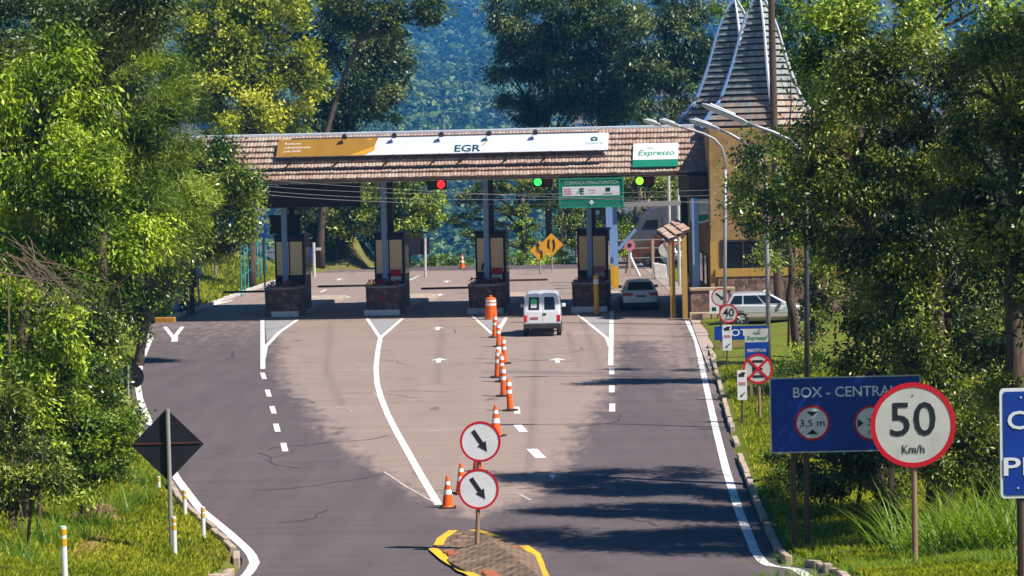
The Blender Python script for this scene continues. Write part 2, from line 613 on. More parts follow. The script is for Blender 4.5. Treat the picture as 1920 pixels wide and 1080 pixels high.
# ---- road
def road_mat():
    m = bpy.data.materials.new('road_asphalt')
    m.use_nodes = True
    nt = m.node_tree
    b = nt.nodes['Principled BSDF']
    b.inputs['Roughness'].default_value = .82
    b.inputs['Specular IOR Level'].default_value = .25
    tc = nt.nodes.new('ShaderNodeTexCoord')
    def noise(sc, st=(1, 1, 1), det=5):
        mp = nt.nodes.new('ShaderNodeMapping')
        mp.inputs['Scale'].default_value = st
        n_ = nt.nodes.new('ShaderNodeTexNoise')
        n_.inputs['Scale'].default_value = sc
        n_.inputs['Detail'].default_value = det
        nt.links.new(tc.outputs['Object'], mp.inputs[0])
        nt.links.new(mp.outputs[0], n_.inputs['Vector'])
        return n_
    at = nt.nodes.new('ShaderNodeAttribute')
    at.attribute_name = 'conc'
    ty = nt.nodes.new('ShaderNodeAttribute')
    ty.attribute_name = 'tyre_and_shadow'
    n1 = noise(1.2, (1, .12, 1))           # longitudinal traffic streaks
    n2 = noise(.35, (1, .5, 1))            # broad patches
    n3 = noise(22, (1, 1, 1), 2)           # grain
    def mixc(f, a, c):
        x = nt.nodes.new('ShaderNodeMix')
        x.data_type = 'RGBA'
        for sock, val in ((6, a), (7, c)):
            if isinstance(val, tuple):
                x.inputs[sock].default_value = lin(val)
            else:
                nt.links.new(val, x.inputs[sock])
        nt.links.new(f, x.inputs[0])
        return x.outputs[2]
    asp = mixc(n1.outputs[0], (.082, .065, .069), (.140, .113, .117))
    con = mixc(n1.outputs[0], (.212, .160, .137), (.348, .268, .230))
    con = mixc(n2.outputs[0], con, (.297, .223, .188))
    n4 = noise(1.0, (.10, 2.2, 1), 6)      # faint paving seams across the road
    n5 = noise(2.6, (1, .35, 1), 8)
    sf = nt.nodes.new('ShaderNodeMath')
    sf.operation = 'MULTIPLY_ADD'
    sf.inputs[1].default_value = 1.1
    nt.links.new(n5.outputs[0], sf.inputs[0])
    sb = nt.nodes.new('ShaderNodeMath')
    sb.operation = 'SUBTRACT'
    sb.inputs[1].default_value = .55
    nt.links.new(at.outputs['Fac'], sb.inputs[0])
    nt.links.new(sb.outputs[0], sf.inputs[2])
    ss = nt.nodes.new('ShaderNodeMapRange')
    ss.interpolation_type = 'SMOOTHSTEP'
    ss.inputs[1].default_value, ss.inputs[2].default_value = .12, .88
    nt.links.new(sf.outputs[0], ss.inputs[0])
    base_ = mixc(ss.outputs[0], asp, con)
    sm = nt.nodes.new('ShaderNodeMapRange')
    sm.inputs[1].default_value, sm.inputs[2].default_value = .3, .7
    sm.inputs[3].default_value, sm.inputs[4].default_value = .90, 1.08
    nt.links.new(n4.outputs[0], sm.inputs[0])
    m4 = nt.nodes.new('ShaderNodeMix')
    m4.data_type = 'RGBA'
    m4.blend_type = 'MULTIPLY'
    m4.inputs[0].default_value = 1
    nt.links.new(base_, m4.inputs[6])
    nt.links.new(sm.outputs[0], m4.inputs[7])
    base_ = m4.outputs[2]
    oil = nt.nodes.new('ShaderNodeMapRange')
    oil.inputs[1].default_value, oil.inputs[2].default_value = .66, .74
    oil.inputs[4].default_value = .55
    n6 = noise(.9, (1, .4, 1), 7)
    nt.links.new(n6.outputs[0], oil.inputs[0])
    base_ = mixc(oil.outputs[0], base_, (.06, .052, .055))
    mu = nt.nodes.new('ShaderNodeMath')
    mu.operation = 'MULTIPLY'
    nt.links.new(ty.outputs['Fac'], mu.inputs[0])
    nt.links.new(n2.outputs[0], mu.inputs[1])
    c2 = mixc(mu.outputs[0], base_, (.07, .06, .075))
    g = nt.nodes.new('ShaderNodeMapRange')
    g.inputs[1].default_value, g.inputs[2].default_value = .25, .75
    g.inputs[3].default_value, g.inputs[4].default_value = .84, 1.14
    nt.links.new(n3.outputs[0], g.inputs[0])
    mm = nt.nodes.new('ShaderNodeMix')
    mm.data_type = 'RGBA'
    mm.blend_type = 'MULTIPLY'
    mm.inputs[0].default_value = 1
    nt.links.new(c2, mm.inputs[6])
    nt.links.new(g.outputs[0], mm.inputs[7])
    nt.links.new(mm.outputs[2], b.inputs['Base Color'])
    bp = nt.nodes.new('ShaderNodeBump')
    bp.inputs['Strength'].default_value = .25
    bp.inputs['Distance'].default_value = .01
    nt.links.new(n3.outputs[0], bp.inputs['Height'])
    nt.links.new(bp.outputs[0], b.inputs['Normal'])
    return m


MT['road'] = road_mat()


def sdf_poly(P, poly):
    """signed distance (positive inside) of points P (n,2) to a polygon"""
    poly = np.array(poly)
    n = len(poly)
    d = np.full(len(P), 1e9)
    ins = np.zeros(len(P), bool)
    for i in range(n):
        a, c = poly[i], poly[(i + 1) % n]
        e = c - a
        w = P - a
        t = np.clip((w @ e) / (e @ e), 0, 1)
        d = np.minimum(d, np.hypot(*(w - t[:, None] * e).T))
        cond = ((a[1] > P[:, 1]) != (c[1] > P[:, 1])) & (P[:, 0] < (c[0] - a[0]) * (P[:, 1] - a[1]) / (c[1] - a[1] + 1e-12) + a[0])
        ins ^= cond
    return np.where(ins, d, -d)


def seg_dist(P, pts):
    d = np.full(len(P), 1e9)
    for a, c in zip(pts[:-1], pts[1:]):
        a, c = np.array(a), np.array(c)
        e = c - a
        w = P - a
        t = np.clip((w @ e) / (e @ e), 0, 1)
        d = np.minimum(d, np.hypot(*(w - t[:, None] * e).T))
    return d


rows = np.concatenate([np.arange(2, 48, 1.0), np.arange(48, 182.5, .5)])
NC = 120
us = np.linspace(0, 1, NC)
rv = []
for Y in rows:
    a, c = Xl(Y), Xr(Y)
    fx = a + (c - a) * us
    rv.append(np.stack([fx, np.full(NC, Y), np.full(NC, base(Y))], -1))
rv = np.array(rv).reshape(-1, 3)
i = np.arange(len(rows) * NC).reshape(len(rows), NC)
q = np.stack([i[:-1, :-1], i[:-1, 1:], i[1:, 1:], i[1:, :-1]], -1).reshape(-1, 4)
road = structure(raw_mesh('road', rv, q, 'road', smooth=True))
g2 = lambda l: [(G(*p).x, G(*p).y) for p in l]
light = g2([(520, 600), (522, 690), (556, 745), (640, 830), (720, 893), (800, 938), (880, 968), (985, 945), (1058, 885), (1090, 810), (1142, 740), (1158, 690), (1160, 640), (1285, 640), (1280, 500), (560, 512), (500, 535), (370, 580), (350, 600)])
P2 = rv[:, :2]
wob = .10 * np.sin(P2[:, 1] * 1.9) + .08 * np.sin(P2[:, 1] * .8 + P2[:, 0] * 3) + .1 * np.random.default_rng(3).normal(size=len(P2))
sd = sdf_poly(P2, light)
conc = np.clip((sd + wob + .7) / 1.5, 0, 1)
right_lane = np.exp(-((P2[:, 0] - 6.6) / 1.6) ** 2) * np.clip((P2[:, 1] - 70) / 30, 0, 1)
conc = np.maximum(conc, right_lane * .62)
left_lane = np.clip((P2[:, 1] - 100) / 26, 0, 1) * (P2[:, 0] < -9)
conc = np.maximum(conc, left_lane * .42)
tyre_and_shadow = np.zeros(len(P2))
for l in ([(1178, 600), (1172, 690), (1165, 760)], [(1285, 620), (1296, 690), (1290, 760)], [(1262, 610), (1268, 700)],
          [(1090, 600), (1112, 650), (1125, 700)], [(1065, 620), (1085, 690)], [(620, 600), (612, 690), (640, 760)], [(830, 600), (820, 720)],
          [(1005, 640), (1000, 760), (990, 900)]):
    dd = seg_dist(P2, g2(l))
    tyre_and_shadow = np.maximum(tyre_and_shadow, np.exp(-(dd / .13) ** 2) * .55)
for l, w_ in (([(935, 697), (1130, 700), (1312, 705)], .55), ([(240, 604), (480, 602), (700, 600)], .25)):  # streaks across the road; the right-lane one is a cast shadow painted dark
    dd = seg_dist(P2, g2(l))
    tyre_and_shadow = np.maximum(tyre_and_shadow, np.exp(-(dd / w_) ** 2) * .95)
for nm, arr in (('conc', conc), ('tyre_and_shadow', tyre_and_shadow)):
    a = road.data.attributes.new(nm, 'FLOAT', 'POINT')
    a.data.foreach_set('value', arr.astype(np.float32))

# worn white paint
def paint_mat(name, col, under, wear=.42):
    m = M(name, col, .6, var=.06)
    nt = m.node_tree
    b = nt.nodes['Principled BSDF']
    tc = [n_ for n_ in nt.nodes if n_.type == 'TEX_COORD'][0]
    nz = nt.nodes.new('ShaderNodeTexNoise')
    nz.inputs['Scale'].default_value = 5
    nz.inputs['Detail'].default_value = 8
    nz.inputs['Roughness'].default_value = .75
    nt.links.new(tc.outputs['Object'], nz.inputs['Vector'])
    rp = nt.nodes.new('ShaderNodeMapRange')
    rp.inputs[1].default_value, rp.inputs[2].default_value = wear - .06, wear + .06
    nt.links.new(nz.outputs[0], rp.inputs[0])
    mx = nt.nodes.new('ShaderNodeMix')
    mx.data_type = 'RGBA'
    mx.inputs[6].default_value = lin(under)
    src = b.inputs['Base Color'].links[0].from_socket
    nt.links.new(rp.outputs[0], mx.inputs[0])
    nt.links.new(src, mx.inputs[7])
    nt.links.new(mx.outputs[2], b.inputs['Base Color'])
    return m


MT['roadwhite'] = paint_mat('road_paint_white', (.78, .76, .74), (.34, .30, .28), .43)
MT['roadyellow'] = paint_mat('road_paint_yellow', (.80, .47, .01), (.35, .24, .10), .42)


SK = [0]


def strip(mb, pts, w, dz=.006, samp=1.5, wpts=None):
    """a painted ribbon draped on the road; pts are world xy"""
    SK[0] += 1
    dz += .0007 * (SK[0] % 9)
    P = [Vector((p[0], p[1])) for p in pts]
    out = [P[0]]
    for a, c in zip(P[:-1], P[1:]):
        n = max(1, int((c - a).length / samp))
        out += [a + (c - a) * k / n for k in range(1, n + 1)]
    vs, fs = [], []
    for k, p in enumerate(out):
        d = (out[min(k + 1, len(out) - 1)] - out[max(k - 1, 0)]).normalized()
        nn = Vector((-d.y, d.x)) * w / 2
        # keep the painted width measured across the road, as road painters do on flat tapers
        for sgn in (1, -1):
            x, y = p.x + nn.x * sgn, p.y + nn.y * sgn
            vs.append((x, y, base(y) + dz))
    for k in range(len(out) - 1):
        fs.append((2 * k, 2 * k + 1, 2 * k + 3, 2 * k + 2))
    mb.add(vs, fs)


mk = MB()
W = .17
for l, w in (([(492, 600), (493, 692)], .19), ([(557, 600), (524, 623), (498, 650), (494, 672)], .19),
             ([(688, 597), (713, 634)], .17), ([(755, 597), (713, 634)], .17),
             ([(713, 634), (708, 660), (705, 690), (707, 720), (714, 745), (727, 778), (745, 813), (766, 850), (790, 893), (822, 947)], .2),
             ([(885, 592), (922, 626)], .16), ([(950, 594), (932, 626)], .18), ([(933, 624), (937, 664)], .2),
             ([(1079, 586), (1138, 634), (1144, 650)], .17), ([(1147, 584), (1145, 685)], .2),
             ([(309, 613), (326, 634)], .2), ([(342, 613), (329, 630)], .2), ([(328, 628), (327, 641)], .28),
             ([(566, 584), (574, 566), (590, 555)], .16), ([(601, 548), (612, 543)], .16), ([(626, 538), (634, 535)], .16), ([(756, 531), (786, 517)], .13),
             ([(372, 579), (436, 563)], .22),
             ([(968, 763), (970, 776)], .2), ([(970, 797), (982, 810)], .26), ([(997, 842), (1014, 859)], .3)):
    strip(mk, g2(l), w)
for c in ((494, 699, 711), (503, 731, 744), (512, 762, 776), (519, 795, 810), (533, 831, 847)):
    strip(mk, g2([(c[0] - 2, c[1]), (c[0] + 2, c[2])]), .17)
for c in ((1147, 690, 702), (1147, 723, 736), (1148, 757, 772)):
    strip(mk, g2([(c[0], c[1]), (c[0], c[2])]), .19)
# edge lines
mke = MB()
def edge_line(mb, LY, LX, y0, y1, w, off):
    Ys = np.arange(y0, y1, 1.0)
    strip(mb, [(float(np.interp(Y, LY, LX)) + off, Y) for Y in Ys], w, samp=5)
edge_line(mke, LEY, LEX, 30, 128, .21, .0)
edge_line(mke, REY, REX, 30, 131, .20, .0)
# lane arrows on the approach and past the booths
def arrow(mb, px, py, L=2.2, hw=.34):
    p = G(px, py)
    z = .006
    for poly in ([(-.09, -L / 2), (.09, -L / 2), (.09, L * .05), (-.09, L * .05)], [(-hw, L * .05), (hw, L * .05), (0, L / 2)]):
        mb.add([(p.x + a, p.y + c, base(p.y + c) + z) for a, c in poly], [tuple(range(len(poly)))])
for a in ((823, 676), (1045, 676), (821, 616), (825, 553), (838, 528), (648, 558), (636, 524)):
    arrow(mk, *a)
mk.add([tuple(G(*p, .006)) for p in ((1029, 890), (1042, 890), (1036, 898))], [(0, 1, 2)])
mk.build('lane_marking', 'roadwhite', road, fix=False)
mke.build('edge_line', 'roadwhite', road, fix=False)
# pale ribbed paint inside the gores
gm = MB()
for tri in (((497, 601), (548, 601), (500, 640)), ((694, 599), (750, 599), (713, 630)), ((892, 594), (946, 595), (926, 622)), ((1088, 589), (1143, 587), (1141, 632))):
    gm.add([tuple(G(*p, .003)) for p in tri], [(0, 1, 2)])
MT['gore'] = M('gore_ribs', (.30, .29, .30), .8, var=.35, scale=3, stretch=(1, 3, 1))
gm.build('gore_patch', 'gore', road, fix=False)
# scuffs: faint pale scratches in the old surface
sc = MB()
for l, w in (([(560, 746), (600, 743), (640, 747), (690, 735)], .05), ([(576, 752), (650, 749)], .05), ([(630, 765), (655, 768), (660, 774)], .05), ([(720, 885), (760, 912), (818, 945)], .07),
             ([(805, 808), (866, 804)], .10), ([(930, 925), (975, 927), (995, 938)], .07), ([(700, 735), (712, 748)], .05)):
    strip(sc, g2(l), w, .005)
MT['scuff'] = M('pale_scuff', (.44, .39, .35), .8, var=.3, scale=2)
sc.build('scuff', 'scuff', road, fix=False)
ck = MB()
rnd = random.Random(21)
for _ in range(26):
    px, py = rnd.uniform(420, 1280), rnd.uniform(610, 1000)
    p = G(px, py)
    x, y = p.x, p.y
    a = rnd.choice([0, 0, math.pi / 2]) + rnd.gauss(0, .25)
    pts = [(x, y)]
    for k in range(rnd.randint(4, 9)):
        a += rnd.gauss(0, .35)
        x, y = x + .6 * math.cos(a), y + .6 * math.sin(a)
        pts.append((x, y))
    if all(Xl(q[1]) + .6 < q[0] < Xr(q[1]) - .6 for q in pts):
        strip(ck, pts, rnd.uniform(.025, .05), .004, .4)
MT['crackmat'] = M('crack_sealant', (.05, .043, .045), .7, var=.3, scale=3)
ck.build('crack_seal', 'crackmat', road, fix=False)


# ---- kerbs: broken stone edging both sides
def kerb(name, LY, LX, off, y0, y1, mat, gap=.25, h=.15):
    mb = MB()
    Y = y0
    rnd = random.Random(5)
    while Y < y1:
        L = rnd.uniform(.8, 1.1)
        if rnd.random() > gap:
            a = float(np.interp(Y, LY, LX)) + off + rnd.uniform(-.02, .02)
            c = float(np.interp(Y + L, LY, LX)) + off + rnd.uniform(-.02, .02)
            hh = h + rnd.uniform(-.04, .02)
            za, zc = base(Y) - .1, base(Y + L) - .1
            w = .14
            mb.add([(a - w / 2, Y, za), (a + w / 2, Y, za), (c + w / 2, Y + L - .02, zc), (c - w / 2, Y + L - .02, zc),
                    (a - w / 2, Y, za + hh + .1), (a + w / 2, Y, za + hh + .1), (c + w / 2, Y + L - .02, zc + hh + .1), (c - w / 2, Y + L - .02, zc + hh + .1)],
                   [(3, 2, 1, 0), (4, 5, 6, 7), (0, 1, 5, 4), (1, 2, 6, 5), (2, 3, 7, 6), (3, 0, 4, 7)], 0, rnd.random())
        Y += L
    return structure(mb.build(name, mat, bevel=.02))


kerb('kerb', REY, REX, .45, 33, 106, 'kerb', .22)
kerb('kerb', LEY, LEX, -.33, 33, 66, 'kerb', .25)
kerb('kerb', LEY, LEX, -.3, 132, 172, 'kerbwhite', .0, .2)

# ---- paved apron on the right, in front of the parked cars
ap = MB()
poly = [G(*p, .05) for p in ((1294, 597), (1313, 650), (1330, 694), (1350, 668), (1440, 655), (1500, 648), (1640, 640), (1700, 590), (1560, 570), (1300, 560))]
ap.add([tuple(p) for p in poly] + [(p.x, p.y, -.3) for p in poly], [tuple(range(10))] + [(k, (k + 1) % 10, (k + 1) % 10 + 10, k + 10) for k in range(10)])
MT['apron'] = M('apron_concrete', (.40, .31, .26), .85, var=.2, scale=1.2)
structure(ap.build('pavement', 'apron'))
lot = MB()
lp = [(8.6, 132, .02), (40, 132, .02), (40, 182, .02), (8.6, 182, .02)]
lot.add(lp, [(0, 1, 2, 3)])
MT['lot'] = M('lot_gravel', (.33, .27, .23), .9, var=.25, scale=1.5)
structure(lot.build('forecourt', 'lot'))

# ---- traffic island in the foreground
isl = [G(*p) for p in ((845, 998), (815, 1030), (835, 1052), (880, 1080), (905, 1098), (1022, 1100), (1012, 1078), (1003, 1042), (985, 1028), (900, 1000))]
ib = MB()
n = len(isl)
ib.add([(p.x, p.y, base(p.y) - .05) for p in isl] + [(p.x, p.y, base(p.y) + .035) for p in isl],
       [tuple(range(n, 2 * n))] + [(k, (k + 1) % n, (k + 1) % n + n, k + n) for k in range(n)])
def brick_mat():
    m = bpy.data.materials.new('worn_brick_paving')
    m.use_nodes = True
    nt = m.node_tree
    b = nt.nodes['Principled BSDF']
    b.inputs['Roughness'].default_value = .9
    tc = nt.nodes.new('ShaderNodeTexCoord')
    br = nt.nodes.new('ShaderNodeTexBrick')
    br.inputs['Scale'].default_value = 1.0
    br.inputs['Brick Width'].default_value = .26
    br.inputs['Row Height'].default_value = .5
    br.inputs['Mortar Size'].default_value = .03
    br.inputs['Color1'].default_value = (.25, .18, .12, 1)
    br.inputs['Color2'].default_value = (.20, .15, .11, 1)
    br.inputs['Mortar'].default_value = (.13, .10, .08, 1)
    nz = nt.nodes.new('ShaderNodeTexNoise')
    nz.inputs['Scale'].default_value = 2.5
    nz.inputs['Detail'].default_value = 6
    rp = nt.nodes.new('ShaderNodeValToRGB')
    rp.color_ramp.elements[0].position, rp.color_ramp.elements[0].color = .35, (.5, .45, .4, 1)
    rp.color_ramp.elements[1].position, rp.color_ramp.elements[1].color = .68, (1.4, 1.2, 1.0, 1)
    mx = nt.nodes.new('ShaderNodeMix')
    mx.data_type = 'RGBA'
    mx.blend_type = 'MULTIPLY'
    mx.inputs[0].default_value = 1
    nt.links.new(tc.outputs['Object'], br.inputs['Vector'])
    nt.links.new(tc.outputs['Object'], nz.inputs['Vector'])
    nt.links.new(nz.outputs[0], rp.inputs[0])
    nt.links.new(br.outputs[0], mx.inputs[6])
    nt.links.new(rp.outputs[0], mx.inputs[7])
    nt.links.new(mx.outputs[2], b.inputs['Base Color'])
    return m
MT['brick'] = brick_mat()
island = structure(ib.build('traffic_island', 'brick'))
yb = MB()
for l in ([(850, 998), (828, 1013), (822, 1026)], [(812, 1032), (832, 1050), (858, 1066), (880, 1082), (900, 1098)], [(886, 997), (905, 1001), (930, 1010)], [(982, 1027), (1004, 1042), (1012, 1062), (1018, 1085), (1022, 1100)]):
    strip(yb, g2(l), .20, .045, .5)
strip(yb, g2([(932, 1014), (946, 1016)]), .16, .045)
yb.build('yellow_line', 'roadyellow', road, fix=False)
# loose orange kerb bricks along the island rim
kb = MB()
rnd = random.Random(3)
for l in ([(838, 1038), (862, 1050), (890, 1064), (912, 1078), (925, 1095)], [(965, 1030), (972, 1045), (975, 1062), (978, 1080)]):
    pts = g2(l)
    for a, c in zip(pts[:-1], pts[1:]):
        a, c = Vector(a), Vector(c)
        n_ = max(2, int((c - a).length / .3))
        for k in range(n_):
            if rnd.random() < .2:
                continue
            p = a + (c - a) * (k + .5) / n_
            s_ = .11
            z = base(p.y) + .03
            kb.box(p.x - s_, p.x + s_, p.y - .13, p.y + .13, z, z + rnd.uniform(.03, .07), 0, rnd.random())
MT['kbrick'] = M('orange_brick', (.34, .11, .05), .85, var=.25, scale=4)
kb.build('rim_brick', 'kbrick', island, bevel=.01)

# ================================================================== TOLL PLAZA
def frame(loc, rz=0.0, rx=0.0):
    return Matrix.Translation(loc) @ Euler((rx, 0, rz)).to_matrix().to_4x4()


def L2(Mx, px, py, yl=0.0):        # local (x, z) where a pixel's ray meets the local plane y = yl
    inv = Mx.inverted()
    o = inv @ CAMLOC
    d = inv.to_3x3() @ ray(px, py)
    t = (yl - o.y) / d.y
    p = o + d * t
    return p.x, p.z


pa, pb = G(533, 592), G(1107, 583)
YAW = math.atan2(pb.y - pa.y, pb.x - pa.x)
O = G(914, 588)
FR = frame(O, YAW)

# ---- canopy
can = thing('toll_canopy', 'long tiled canopy roof spanning the toll lanes on steel columns', 'canopy', O, YAW)
EY, RY = -4.3, -2.1
ez = L2(FR, 914, 332, EY)[1]
rz_ = L2(FR, 914, 247, RY)[1]
xL = L2(FR, 290, 300, EY)[0]
xR = L2(FR, 1334, 300, EY)[0]


def tile_slope(name, mat, p0, p1, up, rows_, tw, parent, lift=.07, arc=.045, seed=1, sub=4):
    """courses of barrel tiles; p0->p1 eave line, up = vector from eave to ridge"""
    rnd = random.Random(seed)
    p0, p1, up = Vector(p0), Vector(p1), Vector(up)
    ex = (p1 - p0)
    L = ex.length
    ex.normalize()
    nrm = ex.cross(up).normalized()
    n_ = int(L / tw)
    tw = L / n_
    mb = MB()
    step = up / rows_
    lich = [rnd.random() for _ in range(60)]
    for r in range(rows_):
        for k in range(n_):
            o_ = p0 + step * r + ex * (k * tw)
            t = .30 + .55 * rnd.random() ** 1.6 + .28 * (lich[(int(k * tw / 1.3) + 7 * (r // 3)) % 60] > .62) * rnd.random() + .2 * r / rows_ * rnd.random()
            if rnd.random() < .05:
                t = .95
            vs = []
            lf = lift * rnd.uniform(.75, 1.2)
            for s_ in range(sub + 1):
                u = s_ / sub
                h = arc * math.sin(math.pi * u)
                vs.append(o_ + ex * (u * tw) + nrm * (h + lf))
                vs.append(o_ + ex * (u * tw) + step * 1.12 + nrm * (h + .005))
            for s_ in range(sub + 1):
                u = s_ / sub
                vs.append(o_ + ex * (u * tw) + nrm * (arc * math.sin(math.pi * u) - .02))
            b0 = 2 * (sub + 1)
            fs = [(2 * s_, 2 * s_ + 2, 2 * s_ + 3, 2 * s_ + 1) for s_ in range(sub)]
            fs += [(b0 + s_, b0 + s_ + 1, 2 * s_ + 2, 2 * s_) for s_ in range(sub)]
            mb.add(vs, fs, 0, min(1, t))
    return mb.build(name, mat, parent, fix=False)


DEP = 13.0
for k in range(1):
    tile_slope('tile_roof', 'tile', (xL, EY, ez), (xR, EY, ez), (0, RY - EY, rz_ - ez), 8, .165, can, lift=.13, arc=.03, seed=4, sub=3)
bk = MB()
bk.prism([(0, 0)] * 0 or [(xL, ez - .02), (xR, ez - .02), (xR, ez + .02), (xL, ez + .02)], EY + DEP - .01, EY + DEP)
dk = MB()
# roof body: underside, flat deck and rear slope as one closed hull
hull = [(EY + .06, ez - .07), (RY + .05, rz_ - .06), (EY + DEP - 2.2, rz_ - .06), (EY + DEP, ez - .05), (EY + DEP, ez - .13), (EY + .06, ez - .13)]
dk.add([(xL + .05, y, z) for y, z in hull] + [(xR - .05, y, z) for y, z in hull],
       [tuple(range(6)), tuple(range(11, 5, -1))] + [(k, (k + 1) % 6, (k + 1) % 6 + 6, k + 6) for k in range(6)])
dk.build('roof_deck', 'soffit', can)
rc = MB()
rc.box(xL - .05, xR, RY - .10, RY + .22, rz_ - .02, rz_ + .13)
rc.build('ridge_cap', 'tileedge', can, bevel=.03)
gt = MB()
gt.tube([(xL, EY - .05, ez - .05), (xR, EY - .05, ez - .05)], .05, 8)
gt.build('gutter', 'brown', can)

COLPX = [(536, 342), (724, 338), (914, 335), (1107, 330)]
colx = []
for (px, py), bx in zip(COLPX, (536, 723, 914, 1107)):
    x = L2(FR, bx, 520, 1.7)[0]
    colx.append(x)
    c = MB()
    c.box(x - .125, x + .125, 1.5, 1.78, 1.15, ez - .131)
    c.build('column', 'bluesteel', can, bevel=.02)
    c = MB()
    c.box(x - .15, x + .15, 3.6, 3.95, 3.9, ez - .131)
    c.build('column', 'brown', can, bevel=.02)
for px in (329, 345):
    x = L2(FR, px, 560, 3.0)[0]
    c = MB()
    c.box(x - .17, x + .17, 2.8, 3.2, 0, ez - .131)
    c.build('column', 'bluesteel' if px < 340 else 'darksteel', can, bevel=.02)
x = L2(FR, 1285, 500, 1.0)[0]
c = MB()
c.box(x - .16, x + .16, .8, 1.3, 0, ez - .131)
c.build('column', 'dark', can, bevel=.02)

# ---- toll booths with stone planters
BOOTH = (536, 723, 914, 1107)
BL = ['toll booth with the tall dark panel on top, nearest the leafy left roadside', 'toll booth below the lit red signal, with a red price sign',
      'toll booth behind the orange drum, with a black mark on its beige blind', 'toll booth with the yellow post, beside the pale blue car']
PL = ['stone clad planter at the end of the booth island nearest the left trees', 'stone clad planter with a round red reflector',
      'stone clad planter behind the orange traffic drum', 'stone clad planter with a yellow post before it']
def build_booth(i):
    x = colx[i] + (.05 if i else .02)
    wl = O + Matrix.Rotation(YAW, 3, 'Z') @ Vector((x, 0, 0))
    t = thing('toll_booth', BL[i], 'toll booth', wl, YAW, 'toll booths under the canopy')
    top = 3.95
    b = MB()
    b.box(-.76, .76, 2.7, 4.4, .2, top - .1)
    b.build('booth_body', 'brown', t, bevel=.03)
    b = MB()
    b.box(-.81, .81, 2.58, 4.5, top - .099, top + .03)
    b.build('booth_roof', 'dark', t, bevel=.02)
    fr = MB()
    for z0, z1 in ((1.86, 1.92), (3.62, 3.68)):
        fr.box(-.72, .72, 2.66, 2.70 - .002, z0, z1)
    for a in (-.72, -.03, .66):
        fr.box(a, a + .06, 2.655, 2.698, 1.921, 3.619)
    wf = fr.build('window_frame', 'dark', t)
    p = MB()
    p.box(-.658, -.032, 2.672, 2.697, 1.925, 3.615)
    p.box(.032, .658, 2.672, 2.697, 1.925, 3.615)
    p.build('window_blind', 'blind', wf)
    for s_ in (-1, 1):
        w_ = MB()
        w_.box(s_ * .762 - .01, s_ * .762 + .01, 3.0, 4.2, 1.9, 3.3)
        w_.build('side_window', 'glass', t)
    if i == 2:
        mm_ = MB()
        mm_.prism([(-.5, 2.02), (-.38, 2.0), (-.30, 2.3), (-.22, 2.42), (-.3, 2.46), (-.42, 2.3)], 2.664, 2.671)
        mm_.build('black_mark', 'black', wf)
    dd = MB()
    dd.box(-.60, -.05, 2.68, 2.698, 1.2, 1.84)
    dd.build('lower_panel', 'dark', t)
    if i:
        s_ = MB()
        s_.box(.06, .60, 2.60, 2.62, 1.55, 1.78)
        pm = s_.build('price_plate', 'signwhite', t)
        s_ = MB()
        s_.box(.06, .60, 2.59, 2.62, 1.782, 2.12)
        s_.build('price_panel', 'letterr' if i == 3 else 'red', t)
    isl_ = MB()
    isl_.box(-.85, .85, 2.3, 14.5, -.05, .2)
    isl_.build('island_kerb', 'kerb', t, bevel=.03)
    # planter
    pt = thing('stone_planter', PL[i], 'planter', wl, YAW, 'stone planters at the booth islands')
    w = .88
    prof = []
    for k in range(17):
        a = math.pi + math.pi * k / 16
        prof.append((w * math.cos(a) * (1 - .0), .55 + .55 * math.sin(a)))
    prof = [(-w, 2.25)] + prof + [(w, 2.25)]
    n_ = len(prof)
    wb = MB()
    zt = 1.36
    for z0, z1, k in ((0.0, zt, 1.0),):
        wb.add([(a * .98, c, z0) for a, c in prof] + [(a, c, z1) for a, c in prof], [tuple(range(n_, 2 * n_))] + [(k2, (k2 + 1) % n_, (k2 + 1) % n_ + n_, k2 + n_) for k2 in range(n_)])
    wb.build('stone_wall', 'stone', pt)
    rm = MB()
    rm.add([(a * 1.03, c - .03, zt) for a, c in prof] + [(a * 1.03, c - .03, zt + .07) for a, c in prof],
           [tuple(range(n_)), tuple(range(n_, 2 * n_))] + [(k2, (k2 + 1) % n_, (k2 + 1) % n_ + n_, k2 + n_) for k2 in range(n_)])
    rm.build('coping', 'greybeam', pt)
    kb_ = MB()
    a0 = -.88 if i else -.45
    kb_.box(a0, .88, -.16, .25, -.02, .27)
    kb_.build('white_kerb', 'carwhite' if i != 2 else 'kerbwhite', pt, bevel=.03)
    if i == 1:
        rr = MB()
        rr.disc(0, .85, .10, -.045, -.01, 16)
        rr.build('reflector', 'red', pt)
    rng_ = random.Random(i)
    fl = MB()
    for k in range(260):
        a, c = rng_.uniform(-.8, .8), rng_.uniform(.2, 1.5)
        z = zt + .07 + rng_.uniform(0, .28)
        s_ = rng_.uniform(.03, .07)
        d1, d2 = Vector((rng_.gauss(0, 1), rng_.gauss(0, 1), rng_.gauss(0, 1))).normalized() * s_, Vector((rng_.gauss(0, 1), rng_.gauss(0, 1), rng_.gauss(0, 1))).normalized() * s_
        o_ = Vector((a, c, z))
        fl.add([o_ - d1, o_ + d2, o_ + d1, o_ - d2], [(0, 1, 2, 3)], 0 if rng_.random() < .45 else 1, rng_.random())
    return t, pt, fl, wl


